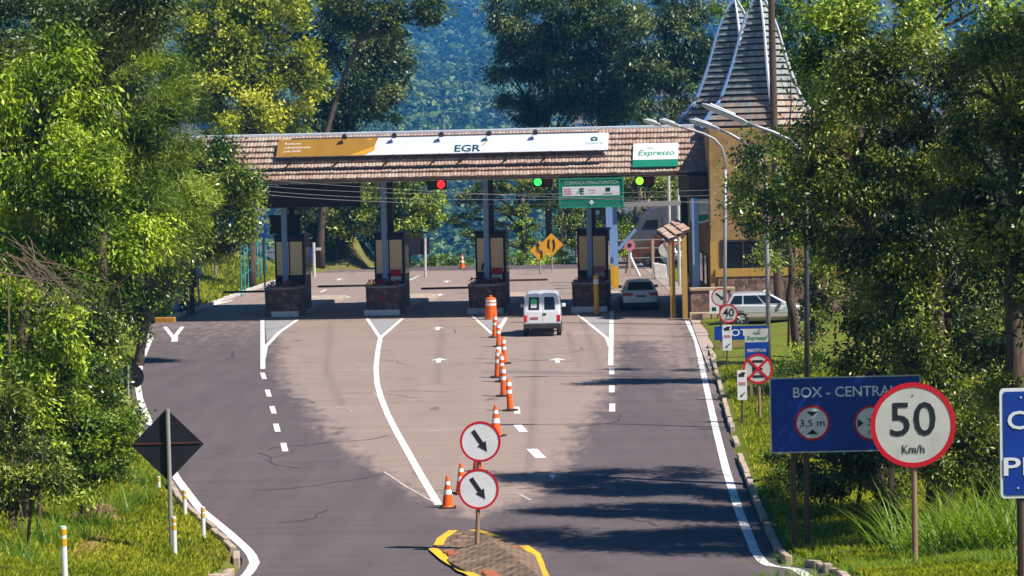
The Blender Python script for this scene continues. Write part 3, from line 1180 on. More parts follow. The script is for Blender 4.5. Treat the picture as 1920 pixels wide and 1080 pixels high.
MT['leafdark'] = leaf_mat('leaf_dark', [(.012, .026, .006), (.05, .09, .013), (.18, .22, .03)], .18)
MT['leafmid'] = leaf_mat('leaf_mid', [(.016, .045, .004), (.085, .16, .008), (.24, .34, .014), (.56, .60, .09)], .13)
MT['leafbright'] = leaf_mat('leaf_bright', [(.02, .055, .003), (.12, .21, .006), (.33, .44, .012), (.66, .72, .12)], .14)
MT['leafyellow'] = leaf_mat('leaf_yellow', [(.05, .085, .006), (.20, .26, .010), (.44, .47, .022), (.78, .76, .14)], .2)
MT['leafolive'] = leaf_mat('leaf_olive', [(.011, .024, .003), (.055, .09, .006), (.20, .25, .014), (.58, .60, .13)], .13, .42, .5)
MT['leafbluegreen'] = leaf_mat('leaf_bluegreen', [(.010, .026, .010), (.045, .085, .022), (.13, .18, .045), (.36, .40, .16)], .18, .4, .5)
MT['leafglossy'] = leaf_mat('leaf_glossy', [(.010, .03, .005), (.065, .125, .009), (.22, .30, .018), (.56, .60, .14)], .13, .3, .6)

FLW = ['red flowering plants in the planter under the leftmost column', 'red flowering plants in the planter with the red reflector', 'red flowering plants in the planter behind the orange drum', 'sparse red flowers in the planter with the yellow post']
for i in range(4):
    t, pt, fl, wl = build_booth(i)
    o = fl.build('flower_bed', ['flower', 'leafdark'], None, fix=False)
    o.location = wl
    o.rotation_euler = (0, 0, YAW)
    o['kind'] = 'stuff'

# boards above the left lanes, seen from behind
def board_from(name, label, cat, px0, py0, px1, py1, yl, th=.18, mat='darkback', legs=None):
    (x0, z1), (x1, z0) = L2(FR, px0, py0, yl), L2(FR, px1, py1, yl)
    o_ = O + Matrix.Rotation(YAW, 3, 'Z') @ Vector(((x0 + x1) / 2, yl, z0))
    t = thing(name, label, cat, o_, YAW)
    w, h = (x1 - x0) / 2, z1 - z0
    b = MB()
    b.box(-w, w, 0, th, 0, h)
    b.build('board', mat, t, bevel=.02)
    return t, w, h


t, w, h = board_from('hanging_board', 'long dark overhead board hung below the canopy at the left', 'board', 485, 348, 675, 386, -.4, .25)
b = MB()
b.box(-w - .02, w + .02, -.03, -.002, h - .05, h + .02)
b.box(-w - .02, w + .02, -.03, -.002, -.02, .05)
b.build('frame', 'black', t)
for a in (-.62 * w, w - .35):
    b = MB()
    b.box(a - .03, a + .03, .05, .11, h, 6.9 - t.location.z)
    b.build('hanger', 'black', t)
t, w, h = board_from('dark_panel', 'square dark panel standing on top of the booth beside the trees', 'panel', 505, 404, 563, 438, 2.9, .3)
b = MB()
b.box(-w - .03, w + .03, -.03, -.002, h - .06, h + .02)
b.build('rim', 'black', t)
b = MB()
b.box(-w + .2, w - .2, -.02, -.002, .12, h - .15)
b.build('face', 'dark', t)

# ---- banner on the slope
TILT = -math.atan2(RY - EY, rz_ - ez)
SM = frame(O + Matrix.Rotation(YAW, 3, 'Z') @ Vector((0, EY, ez)), YAW, TILT)
def slope_thing(name, label, cat, px0, py0, px1, py1, off, group=None):
    (xa, za), (xb, zb) = L2(SM, px0, py0, -off), L2(SM, px1, py1, -off)
    t = bpy.data.objects.new(name, None)
    COL.objects.link(t)
    t.matrix_world = SM @ Matrix.Translation(((xa + xb) / 2, -off, (za + zb) / 2))
    tag(t, label, cat, group)
    return t, abs(xb - xa) / 2, abs(za - zb) / 2


OFF = .38
t, w, h = slope_thing('roof_banner', 'long white and gold banner reading EGR along the canopy roof', 'banner', 523, 263, 1140, 281.5, OFF)
Lb = lambda px, py: (lambda q: (q[0] - tb_off[0], q[1] - tb_off[1]))(L2(SM, px, py, -OFF))
(xa, za), (xb, zb) = L2(SM, 523, 263, -OFF), L2(SM, 1140, 281.5, -OFF)
tb_off = ((xa + xb) / 2, (za + zb) / 2)
h = .58
b = MB()
b.box(-w, w, -.02, .02, -h, h)
b.build('sheet', 'banner', t)
xg0, xg1, xg2 = Lb(711, 250)[0], Lb(684, 290)[0], Lb(655, 290)[0]
b = MB()
b.prism([(-w, -h), (xg2, -h), ((xg2 + xg0) / 2 + .5, 0), (xg0, h), (-w, h)], -.028, -.021)
b.build('gold_field', 'gold', t)
b = MB()
b.prism([(xg2 + .004, -h), (xg1, -h), (xg1 + .45, -h * .45), (xg0 - .12, .3 * h), (xg0 + .002, h), ((xg2 + xg0) / 2 + .502, 0)], -.03, -.022)
b.prism([(Lb(684, 252)[0], h - .04), (Lb(684, 252)[0] + .35, h - .14), (Lb(700, 252)[0], h - .04)], -.034, -.03)
b.build('gold_curve', 'goldlight', t)
x, z = Lb(877, 278)
text('lettering', 'EGR', .43, 'letterd', t, x, -.03, z - .02, 1.26, .02)
for k, (s_, ww) in enumerate((('Rodovia', .78), ('administrada', 1.28), ('pela EGR', .82))):
    text('small_lettering', s_, .13, 'letterw', t, Lb(535, 270)[0], -.034, .30 - k * .26, ww, 0, 'LEFT')
b = MB()
x, z = Lb(905, 271)
b.prism([(x - .1, z - .12), (x + .04, z - .08), (x + .28, z + .3), (x + .1, z + .12)], -.03, -.022)
b.build('gold_flame', 'goldlight', t)
b = MB()
x, z = Lb(1114, 262)
b.prism([(x - .16, z - .1), (x + .16, z - .1), (x + .16, z + .12), (x, z + .2), (x - .16, z + .12)], -.028, -.021)
b.build('crest', 'letterd', t)
b = MB()
b.disc(x, z + .02, .08, -.034, -.029, 12)
b.build('crest_centre', 'letterp', t)
text('small_lettering', 'GOVERNO RS', .10, 'letterp', t, x, -.03, z - .26, .85)
for px in (545, 633, 727, 815, 866, 950, 1022, 1108):
    x = Lb(px, 290)[0]
    b = MB()
    b.tube([(x + .25, 0, -h + .02), (x - .35, OFF - .1, -h - .62)], .035, 6)
    b.build('strut', 'black', t)
    b = MB()
    b.tube([(x + .25, .04, h * .5), (x + .25, OFF - .06, h * .5)], .03, 6)
    b.build('bracket', 'black', t)
b = MB()
x0, x1 = Lb(455, 322)[0], Lb(1122, 311)[0]
b.tube([(x0, OFF - .14, -h - .62), (x1, OFF - .14, -h - .62)], .055, 8)
b.build('rail', 'black', t)
b = MB()
x0, x1 = Lb(548, 256)[0], Lb(1122, 240)[0]
b.box(x0, x1, .0, .09, h + .03, h + .13)
b.build('top_rail', 'darksteel', t)
for k, px in enumerate((648, 741, 829, 918, 1005)):
    px_, py_ = px, 262 - (px - 648) * .02
    x, z = Lb(px_, py_)
    s_ = bpy.data.objects.new('spotlight', None)
    COL.objects.link(s_)
    s_.matrix_world = t.matrix_world @ Matrix.Translation((x, -.32, h - .12))
    tag(s_, ['spotlight over the gold end of the roof banner', 'spotlight above the blank white banner left of the EGR letters, near the gold curve',
             'spotlight just left of the EGR letters on the roof banner', 'spotlight right above the small gold flame on the banner', 'spotlight on the banner nearest the green toll sign'][k], 'spotlight', 'spotlights over the roof banner')
    b = MB()
    b.tube([(0, -.02, -.10), (0, .02, .08)], [.14, .08], 12)
    b.build('lamp_head', 'darksteel', s_)
    b = MB()
    b.tube([(0, .03, .06), (.0, .15, .22), (0, .32, .24)], .022, 6)
    b.build('bracket', 'steel', s_)
an = MB()
x, z = L2(FR, 832, 235, RY)
o = thing('antenna', 'thin whip antenna standing on the ridge above the roof banner', 'antenna', O + Matrix.Rotation(YAW, 3, 'Z') @ Vector((x, RY + .3, rz_)), YAW)
an.tube([(0, 0, 0), (0, 0, .55), (0, 0, 1.0)], [.025, .018, .01], 6)
an.build('rod', 'steel', o)
an = MB()
an.lathe([(.07, -.06), (.07, .05), (.03, .08)], 10)
an.build('foot', 'darksteel', o)

# ---- white and green board on the right of the roof
t, w, h = slope_thing('roof_sign', 'white and green Expresso sign lying on the right end of the roof', 'sign', 1188, 270, 1271, 312, .2)
hz = -h + .30 * 2 * h
b = MB()
b.box(-w, w, -.03, .03, hz, h)
b.build('white_panel', 'signwhite', t)
b = MB()
b.box(-w, w, -.03, .03, -h, hz - .002)
b.build('green_panel', 'green', t)
text('lettering', 'Expresso', .34, 'letterg', t, .02, -.034, .18 * h, 1.62 * w, .018, shear=.25)
text('small_lettering', 'Auto', .15, 'letterg', t, -.25 * w, -.034, .60 * h, .35 * w, .006, shear=.25)
for a in (-.7, .7):
    b = MB()
    b.box(a * w - .03, a * w + .03, .03, .16, -h + .1, h - .1)
    b.build('bracket', 'darksteel', t)

# ---- green hanging sign
YG = -4.65
(x0, z1), (x1, z0) = L2(FR, 1047.5, 333, YG), L2(FR, 1170, 388, YG)
o_ = O + Matrix.Rotation(YAW, 3, 'Z') @ Vector(((x0 + x1) / 2, YG, z0))
t = thing('overhead_sign', 'green hanging sign with a white logo strip over the right lanes', 'sign', o_, YAW)
w, h = (x1 - x0) / 2, z1 - z0 - .05
b = MB()
b.box(-w, w, 0, .06, 0, h)
b.build('board', 'green', t)
b = MB()
for q in ((-w, -w + .07, 0, h), (w - .07, w, 0, h)):
    b.box(q[0], q[1], -.03, -.001, q[2], q[3])
for q in ((0, .07), (h - .07, h), (.46, .53)):
    b.box(-w + .071, w - .071, -.03, -.001, q[0], q[1])
b.build('frame', 'greenlight', t)
wp = MB()
wp.box(-w + .17, w - .2, -.02, -.001, .56, 1.0)
wp.build('logo_strip', 'signwhite', t)
text('lettering', 'COBRANÇA SEMIAUTOMÁTICA', .17, 'letterp', t, 0, -.012, h - .21, w * 1.68, .012)
mk2 = MB()
for k in range(3):
    mk2.box(-w + .24, -w + .58, -.026, -.021, .63 + .11 * k, .69 + .11 * k)
mk2.build('red_bars', 'letterr', t)
text('letter_mark', 'A', .27, 'lampgreen' if False else 'sticker', t, -w + .92, -.026, .78, .24, .03, shear=.3)
text('letter_mark', 'E', .27, 'letterk', t, -w + 1.10, -.028, .78, .2, .03)
b = MB()
b.box(-w + 1.38, -w + 1.72, -.026, -.021, .80, .84)
b.box(-w + 1.52, -w + 1.70, -.026, -.021, .68, .71)
b.build('pale_mark', 'letterr', t)
b = MB()
b.box(-w + 2.2, -w + 2.42, -.026, -.021, .74, .93)
b.box(-w + 2.1, -w + 2.52, -.026, -.021, .62, .65)
b.build('crest', 'letterd', t)
b = MB()
b.prism([(-.05, .36), (.05, .36), (.05, .27), (.14, .27), (0, .11), (-.14, .27), (-.05, .27)], -.026, -.002)
b.build('arrow', 'letterw', t)
for a in (-.7, .7):
    b = MB()
    b.box(a * w - .04, a * w + .04, .061, .42, h - .09, h - .02)
    b.box(a * w - .04, a * w + .04, .36, .42, h - .021, 6.9 - o_.z)
    b.build('hanger', 'darksteel', t)

# ---- lane signals
def signal(label, lens, mats):
    c = ((lens[0][0] + lens[1][0]) / 2, (lens[0][1] + lens[1][1]) / 2)
    x, z = L2(FR, c[0], c[1], -3.5)
    t = thing('lane_signal', label, 'traffic light', O + Matrix.Rotation(YAW, 3, 'Z') @ Vector((x, -3.5, z)), YAW, 'lane signals under the canopy edge')
    b = MB()
    b.box(-.47, .47, 0, .16, -.25, .25)
    b.build('housing', 'black', t, bevel=.04)
    for (a, m) in zip((-.22, .22), mats):
        b = MB()
        b.disc(a, 0, .185, -.03, -.001, 24)
        b.build('lens', m, t)
        b = MB()
        for k in range(9):
            a0 = math.pi * k / 8
            a1 = math.pi * (k + 1) / 8
            if k < 8:
                b.add([(a + .20 * math.cos(a0), 0, .20 * math.sin(a0)), (a + .20 * math.cos(a1), 0, .20 * math.sin(a1)), (a + .20 * math.cos(a1), -.16, .20 * math.sin(a1) + .01), (a + .20 * math.cos(a0), -.16, .20 * math.sin(a0) + .01)], [(0, 1, 2, 3)])
        b.build('visor', 'black', t)
    b = MB()
    b.box(-.03, .03, .06, .10, .251, 6.9 - t.location.z)
    b.build('bracket', 'black', t)


signal('lane signal with its red lamp lit, over the middle left lane', ((811, 346), (826, 346)), ('lampoffg', 'lampred'))
signal('lane signal lit green, left of the green hanging sign', ((1008, 341), (1026, 341)), ('lampgreen', 'lampoff'))
signal('lane signal lit lime green, right of the green hanging sign', ((1199, 339), (1217, 339)), ('lamplime', 'lampoff'))

# ---- barrier arms
for (px0, py0, px1, py1, lab) in ((412, 551, 497, 546, 'lowered dark barrier arm in the leftmost toll lane'), (596, 537, 692, 535, 'lowered dark barrier arm in the second lane from the left trees'),
                                  (789, 542, 882, 539, 'lowered barrier arm in the lane under the lit red signal'), (946, 524, 1027, 524, 'reddish barrier arm in the lane ahead of the white van')):
    YB = 137 if px0 != 946 else 146
    d0, d1 = ray(px0, py0), ray(px1, py1)
    p1 = CAMLOC + d1 * ((.92 - H) / d1.z)
    p0 = CAMLOC + d0 * ((.92 - H) / d0.z)
    t = thing('barrier_gate', lab, 'barrier', (p1.x if px0 != 946 else p0.x, p1.y, 0), 0, 'toll lane barriers')
    ln = (p1.x - p0.x) * (-1 if px0 != 946 else 1)
    b = MB()
    b.box(min(0, ln), max(0, ln), -.03, .03, .86, .97)
    b.build('arm', 'darksteel' if px0 != 946 else 'coachred', t)
    b = MB()
    s_ = 1 if px0 != 946 else -1
    b.box(min(.02 * s_, .4 * s_), max(.02 * s_, .4 * s_), -.15, .15, 0, 1.05)
    b.build('cabinet', 'yellow', t, bevel=.02)

# ---- yellow posts and gantry
def bollard(px, py0, py1, label, dy=0):
    p = G(px, py1)
    h = (py1 - py0) / F * p.y
    t = thing('yellow_post', label, 'post', (p.x, p.y, 0), 0, 'yellow posts beside the toll lanes')
    b = MB()
    b.tube([(0, 0, 0), (0, 0, h)], .13, 14)
    b.build('shaft', 'yellow', t, smooth=False)
    b = MB()
    b.lathe([(.135, h - .42), (.135, h - .18)], 14)
    b.build('band', 'signwhite', t)
    b = MB()
    b.lathe([(.2, 0), (.2, .04)], 14)
    b.build('base_plate', 'darksteel', t)
bollard(1119, 516, 591, 'yellow post with a white band before the stone planter by the pale blue car')
bollard(1291, 512, 592, 'yellow post with a white band at the building corner beyond the pale blue car')

t = thing('height_gantry', 'blue steel gantry on yellow footed posts behind the rightmost booth', 'gantry', (0, 0, 0))
gp = [(1155, 512, 150.0), (1148, 505, 153.0), (1142, 500, 156.0)]
for px, py, Y in gp:
    p = atY(px, py, Y)
    b = MB()
    b.box(p.x - .13, p.x + .13, Y - .13, Y + .13, 1.25, 4.9)
    b.build('post', 'bluesteel', t)
    b = MB()
    b.box(p.x - .15, p.x + .15, Y - .15, Y + .15, 0, 1.249)
    b.build('post_foot', 'yellow', t)
b = MB()
p0, p1 = atY(1150, 384, 149.7), atY(1278, 377, 149.7)
b.box(p0.x, p1.x, 149.5, 149.8, p0.z - .12, p0.z + .14)
b.build('beam', 'greybeam', t)
b = MB()
p0, p1 = atY(1160, 468, 149.95), atY(1192, 430, 149.95)
b.tube([tuple(p0), tuple(p1)], .1, 8)
b.build('brace', 'bluesteel', t)
for px, a, c in ((1253, 320, 425), (1271, 355, 420)):
    p0, p1 = atY(px, a, 151), atY(px, c, 151)
    b = MB()
    b.tube([(p0.x, 151, p1.z - 4), (p0.x, 151, p0.z)], .09, 8)
    b.tube([(p0.x, 151, p0.z), (p0.x + (1.1 if px < 1260 else .6), 151, p0.z)], .07, 8)
    b.build('pipe_frame', 'kerbwhite', t)

# ================================================================== TOWER BUILDING
_q = L2(FR, 1332, 450, -6.0)[0]
BO = O + Matrix.Rotation(YAW, 3, 'Z') @ Vector((_q, -6.0, 0))
BO.z = 0
BF = frame(BO, 0)
bd = thing('toll_building', 'ochre toll building with two curved tiled spires beside the lanes', 'building', BO, 0)
lx = lambda px, py=400, yl=0.0: L2(BF, px, py, yl)
z_e = lx(1390, 240)[1]
b = MB()
b.box(0, 7.6, 0, 15.5, 0, z_e)
b.build('wall', 'ochre', bd, bevel=.03)
b = MB()
b.box(-.02, .28, -.05, -.002, 0, lx(1340, 452)[1])
b.build('pilaster', 'ochretrim', bd)
x0, z1 = lx(1354, 454)
x1, z0 = lx(1432, 508)
wf = MB()
wf.box(x0 - .08, x1 + .08, -.05, -.002, z1, z1 + .1)
wf.box(x0 - .08, x1 + .08, -.09, -.002, z0 - .1, z0)
for a in (x0 - .08, (x0 + x1) / 2 - .04, x1):
    wf.box(a, a + .08, -.05, -.002, z0 + .001, z1 - .001)
win = wf.build('window', 'brown', bd)
b = MB()
b.box(x0 + .001, x1 - .001, -.022, -.003, z0 + .001, z1 - .001)
b.build('pane', 'glass', win)
b = MB()
b.box(.2, 7.6, -.16, -.002, lx(1345, 519)[1], lx(1345, 500)[1] - .1)
b.build('yellow_band', 'ochretrim', bd)
b = MB()
b.box(.3, 7.6, -.12, -.002, 0, lx(1345, 519)[1] - .01)
b.build('stone_base', 'stone', bd)
for px in (1470, 1530):
    x = lx(px)[0]
    w_ = MB()
    w_.box(x - .5, x + .5, -.04, -.002, 2.3, 4.2)
    wn = w_.build('window', 'brown', bd)
    w_ = MB()
    w_.box(x - .42, x + .42, -.05, -.041, 2.38, 4.12)
    w_.build('pane', 'glass', wn)
# low porch wall in front
x0, x1 = lx(1296, 570, -1.0)[0], lx(1376, 570, -1.0)[0]
zt = lx(1330, 545, -1.0)[1]
b = MB()
b.box(x0, x1, -1.0, -.6, 0, zt)
b.build('porch_wall', 'stone', bd)
b = MB()
b.box(x0 - .05, x1 + .06, -1.06, -.55, zt + .002, zt + .14)
b.box(x1 - .16, x1 + .06, -1.05, -.56, .5, zt)
b.build('porch_coping', 'pinkstone', bd, bevel=.02)
b = MB()
b.box(x0 - .1, x1 - .6, -1.35, -1.002, 0, .38)
b.build('porch_step', 'pinkstone', bd, bevel=.03)
# road side: dark porch, pillar, pent roof
b = MB()
b.box(-.9, -.004, .6, 8.5, lx(1310, 372, .6)[1], lx(1310, 330, .6)[1])
b.build('porch_lintel', 'brown', bd)
x = lx(1306, 480, 0)[0]
b = MB()
b.box(x - .16, x + .16, .4, .75, 0, lx(1306, 372, .4)[1])
b.build('porch_pillar', 'bluesteel', bd, bevel=.02)
for z0, z1, y0, y1 in ((1.0, 2.9, 2.0, 3.4), (1.0, 2.9, 4.6, 6.4)):
    w_ = MB()
    w_.box(-.05, -.003, y0, y1, z0 + .4, z1)
    wn = w_.build('window', 'brown', bd)
    w_ = MB()
    w_.box(-.06, -.051, y0 + .08, y1 - .08, z0 + .48, z1 - .08)
    w_.build('pane', 'glass', wn)
# small tiled pent roof hung out over the lane
def _p(px, py, yl):
    x_, z_ = lx(px, py, yl)
    return Vector((x_, yl, z_))
PA, PB, PC, PD = _p(1231, 433, .5), _p(1254, 451, -.7), _p(1292, 430, .0), _p(1268, 412, 1.2)
tile_slope('pent_roof', 'tile', PA, PB, PC - PB, 3, .24, bd, lift=.10, seed=9)
b = MB()
dn_ = Vector((0, 0, -.10))
b.add([tuple(q_ + Vector((0, .0, -.03))) for q_ in (PA, PB, PC, PD)] + [tuple(q_ + dn_) for q_ in (PA, PB, PC, PD)],
      [(0, 1, 2, 3), (7, 6, 5, 4)] + [(k, (k + 1) % 4, (k + 1) % 4 + 4, k + 4) for k in range(4)])
b.build('pent_roof_frame', 'brown', bd)
for q_ in (PB.lerp(PC, .75) + Vector((0, .3, 0)), PA.lerp(PD, .75)):
    b = MB()
    b.box(q_.x - .12, q_.x + .12, q_.y - .12, q_.y + .12, 0, q_.z - .12)
    b.build('pent_post', 'ochretrim', bd)
b = MB()
b.box(PC.x - .1, PC.x + .4, PC.y + 1, PC.y + 4, 0, 1.1)
b.build('pent_wall', 'stone', bd)


def spire(px, Yl, pyap, tag_=None, seed=2):
    x, za = lx(px, pyap, Yl)
    out = [(238, 110), (222, 100), (208, 90), (194, 77), (175, 68), (157, 61), (120, 48), (88, 39), (58, 31), (30, 21), (7, 10), (-10, .8)]
    yk = (BF @ Vector((0, Yl, 0))).y
    Z = np.array([lx(px, y_ + (pyap + 10) * (238 - y_) / 248, Yl)[1] for y_, _ in out])
    Rr = np.array([h_ / F * yk for _, h_ in out])
    rnd = random.Random(seed)
    mb = MB()
    th = R(8)
    nrows = 21
    zs = np.linspace(Z[0], Z[-1], nrows + 1)
    rr = np.interp(zs, Z, Rr)
    def cor(k, r):
        a = math.pi / 2 * k - math.pi / 2 + th
        return Vector((x + r * math.cos(a), Yl + r * math.sin(a), 0))
    for r in range(nrows):
        for k in range(4):
            a0, a1 = cor(k, rr[r] + .11), cor(k + 1, rr[r] + .11)
            b0, b1 = cor(k, rr[r + 1] + .02), cor(k + 1, rr[r + 1] + .02)
            c0, c1 = cor(k, rr[r] - .03), cor(k + 1, rr[r] - .03)
            n_ = max(1, int((a1 - a0).length / .22))
            for j in range(n_):
                u0, u1 = j / n_, (j + 1) / n_
                q = [a0.lerp(a1, u0), a0.lerp(a1, u1), b0.lerp(b1, u1), b0.lerp(b1, u0)]
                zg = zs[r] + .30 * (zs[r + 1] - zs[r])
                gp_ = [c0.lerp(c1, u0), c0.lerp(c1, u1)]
                q[0], q[1] = q[0].lerp(q[3], .30), q[1].lerp(q[2], .30)
                zz = [zg, zg, zs[r + 1], zs[r + 1]]
                e = [c0.lerp(c1, u0), c0.lerp(c1, u1)]
                tnt = min(1, .3 + .65 * rnd.random())
                mi = 1 if (zs[r] < Z[0] + 1.35 and rnd.random() < .72) else 0
                mb.add([(p.x, p.y, z) for p, z in zip(q, zz)], [(0, 1, 2, 3)], mi, tnt)
                mb.add([(gp_[0].x, gp_[0].y, zs[r] - .02), (gp_[1].x, gp_[1].y, zs[r] - .02), (gp_[1].x, gp_[1].y, zg), (gp_[0].x, gp_[0].y, zg), (q[0].x, q[0].y, zg), (q[1].x, q[1].y, zg)], [(0, 1, 2, 3), (3, 2, 5, 4)], 2, .5)  # dark strip under each course: the overlap's shade put into the colour
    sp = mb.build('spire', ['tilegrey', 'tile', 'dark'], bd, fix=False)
    for k in range(4):
        pts = [tuple(cor(k, r_ + .13) + Vector((0, 0, z_ + .02))) for z_, r_ in zip(zs, rr)]
        h_ = MB()
        h_.tube(pts, [.10 - .05 * j / nrows for j in range(nrows + 1)], 6)
        h_.build('hip_cap', 'tileedge' if k in (0, 1) else 'bluesteel', sp)
    bs = MB()
    bs.add([tuple(cor(k, Rr[0] - .08) + Vector((0, 0, Z[0] - .12))) for k in range(4)] + [tuple(cor(k, Rr[0] - .08) + Vector((0, 0, Z[0]))) for k in range(4)],
           [(0, 1, 2, 3), (4, 5, 6, 7)] + [(k, (k + 1) % 4, (k + 1) % 4 + 4, k + 4) for k in range(4)])
    bs.build('eave', 'brown', sp)


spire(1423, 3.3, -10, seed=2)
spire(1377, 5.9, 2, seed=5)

# hanging pentagonal sign on the building's porch
PS = frame(O + Matrix.Rotation(YAW, 3, 'Z') @ Vector((0, -5.0, 0)), YAW)
x0, z1 = L2(PS, 1293, 374, -.6)
x1, z0 = L2(PS, 1332, 419, -.6)
xm = (x0 + x1) / 2
t = thing('porch_sign', 'faded white and green sign hanging at the building porch', 'sign', O + Matrix.Rotation(YAW, 3, 'Z') @ Vector((xm, -5.6, z0)), YAW)
w, h = (x1 - x0) / 2, z1 - z0
b = MB()
b.prism([(-w, .12), (0, 0), (w, .12), (w, h), (-w, h)], 0, .06)
b.build('board', 'signdirty', t)
b = MB()
b.prism([(-w + .08, .2), (0, .1), (w - .08, .2), (w - .08, .42), (-w + .08, .42)], -.008, -.001)
b.build('green_strip', 'green', t)
text('lettering', 'Auto', .14, 'letterg', t, 0, -.008, .88, .5, 0, shear=.2)
text('lettering', 'Expresso', .12, 'letterp', t, 0, -.008, .68, .8, 0, shear=.2)
b = MB()
b.box(-.03, .03, .02, .05, h, h + .5)
b.build('hanger', 'darksteel', t)

# ================================================================== ROAD SIGNS
def sign_root(name, label, cat, P, group=None, rz=0.0):
    t = thing(name, label, cat, P, rz, group)
    return t, frame(P, rz)


def round_plate(t, Mx, px, py, rpx, y=-.05, face='signwhite', ring='red', rw=.13, nm='plate'):
    x, z = L2(Mx, px, py, y)
    r = rpx / F * t.location.y
    b = MB()
    b.disc(x, z, r * .995, y, y + .012)
    pl = b.build(nm, face, t)
    b = MB()
    b.ring(x, z, r * (1 - rw), r, y - .006, y - .001)
    b.build('rim', ring, pl)
    b = MB()
    b.disc(x, z, r * .98, y + .0125, y + .02)
    b.build('plate_back', 'darkback', pl)
    return x, z, r, pl


def arrow_shape(x, z, r, y, ang, k=1.0):
    b = MB()
    c, s_ = math.cos(ang), math.sin(ang)
    def T(a, d):
        return (x + (a * c - d * s_) * r * k, z + (a * s_ + d * c) * r * k)
    b.prism([T(-.68, -.11), (T(.12, -.11)), T(.12, -.26), T(.62, 0), T(.12, .26), T(.12, .11), T(-.68, .11)], y - .006, y - .001)
    return b


def post(t, Mx, px0, py0, px1, py1, r, mat, y=0.0, nm='post', dz0=0.0):
    x0, z0 = L2(Mx, px0, py0, y)
    x1, z1 = L2(Mx, px1, py1, y)
    b = MB()
    b.tube([(x0, y, z0 - .12 + dz0), (x1, y, z1)], r, 12)
    return b.build(nm, mat, t)


# twin keep-right signs on the traffic island
P = G(894, 1026, .09)
t, Mx = sign_root('keep_right_sign', 'two round red rimmed arrow signs on one wooden post on the traffic island', 'road sign', P)
post(t, Mx, 894, 1026, 900, 800, .045, 'wood')
for cx, cy in ((900.5, 828), (897, 917)):
    x, z, r, pl = round_plate(t, Mx, cx, cy, 38.5, -.06, rw=.11)
    arrow_shape(x, z, r, -.06, R(-57), .95).build('arrow', 'letterk', pl)
    b = MB()
    for dz in (-.3, .3):
        b.box(x - .14, x + .14, -.039, -.0, z + dz * r * 1.6 - .02, z + dz * r * 1.6 + .02)
    b.build('bracket', 'darksteel', t)

# 50 km/h sign, nearest on the right
P = GT(1715, 1062)
t, Mx = sign_root('speed_limit_sign', 'large round 50 speed limit sign on a wooden post on the near right verge', 'road sign', P)
post(t, Mx, 1716, 1066, 1712, 724, .047, 'wood')
x, z, r, pl = round_plate(t, Mx, 1712, 797, 80.5, -.06, face='signdirty', rw=.115)
text('lettering', '50', .77 * r, 'letterk', pl, x, -.068, z + .15 * r, 1.06 * r, .005)
text('small_lettering', 'Km/h', .20 * r, 'letterk', pl, x, -.068, z - .56 * r, .52 * r, .0)
for k in (-.62, .70):
    b = MB()
    b.disc(x, z + k * r, .012, -.071, -.0605, 10)
    b.build('bolt', 'darksteel', pl)
b = MB()
for k in (-.25, .2):
    b.box(x - .3, x + .3, -.039, -.001, z + k - .025, z + k + .025)
b.build('bracket', 'darksteel', t)

# blue BOX - CENTRAL board
Y_ = 53.5
P = atY(1487, 985, Y_)
P = Vector((P.x, P.y, tz(P.x, P.y)))
t, Mx = sign_root('lane_board', 'wide blue BOX CENTRAL board with height and width limits on dark posts', 'road sign', P)
(x0, z1), (x1, z0) = L2(Mx, 1444, 710, -.1), L2(Mx, 1727, 843, -.1)
b = MB()
b.box(x0, x1, -.1, -.06, z0, z1)
b.build('board', 'blue', t, bevel=.008)
b = MB()
for q in ((x0 - .012, x1 + .012, z1 - .012, z1 + .012), (x0 - .012, x1 + .012, z0 - .012, z0 + .016)):
    b.box(q[0], q[1], -.108, -.055, q[2], q[3])
b.box(x0 - .012, x0 + .012, -.107, -.056, z0 + .017, z1 - .013)
b.box(x1 - .012, x1 + .012, -.107, -.056, z0 + .017, z1 - .013)
b.build('edging', 'signdirty', t)
xa, zc = L2(Mx, 1487, 736, -.1)
xb, _ = L2(Mx, 1681, 736, -.1)
text('lettering', 'BOX - CENTRAL', .20, 'letterw', t, (xa + xb) / 2, -.104, zc, xb - xa, .012)
for cx, rr in ((1523, 33.5), (1634, 33.5)):
    x, z, r, pl = round_plate(t, Mx, cx, 793, rr, -.104, rw=.13, nm='limit_plate')
    if cx < 1600:
        b = MB()
        b.prism([(x - .12, z + .23), (x + .12, z + .23), (x, z + .13)], -.112, -.106)
        b.prism([(x - .12, z - .23), (x + .12, z - .23), (x, z - .13)], -.112, -.106)
        b.build('pointer', 'letterk', pl)
        text('lettering', '3,5 m', .135, 'letterk', pl, x, -.112, z, .50, .004)
    else:
        b = MB()
        b.prism([(x - .28, z + .09), (x - .28, z - .09), (x - .16, z)], -.112, -.106)
        b.prism([(x + .28, z + .09), (x + .28, z - .09), (x + .16, z)], -.112, -.106)
        b.build('pointer', 'letterk', pl)
        text('lettering', '3', .15, 'letterk', pl, x - .04, -.112, z + .02, .09, .004)
        text('lettering', 'm', .12, 'letterk', pl, x + .0, -.112, z - .17, .12, .004)
for px in (1488, 1512, 1672):
    x = L2(Mx, px, 900, 0)[0]
    b = MB()
    zb = tz(P.x + x, P.y) - P.z
    b.box(x - .05, x + .05, -.055, .05, zb - .2, z1 - .1)
    b.build('post', 'utilwood', t)

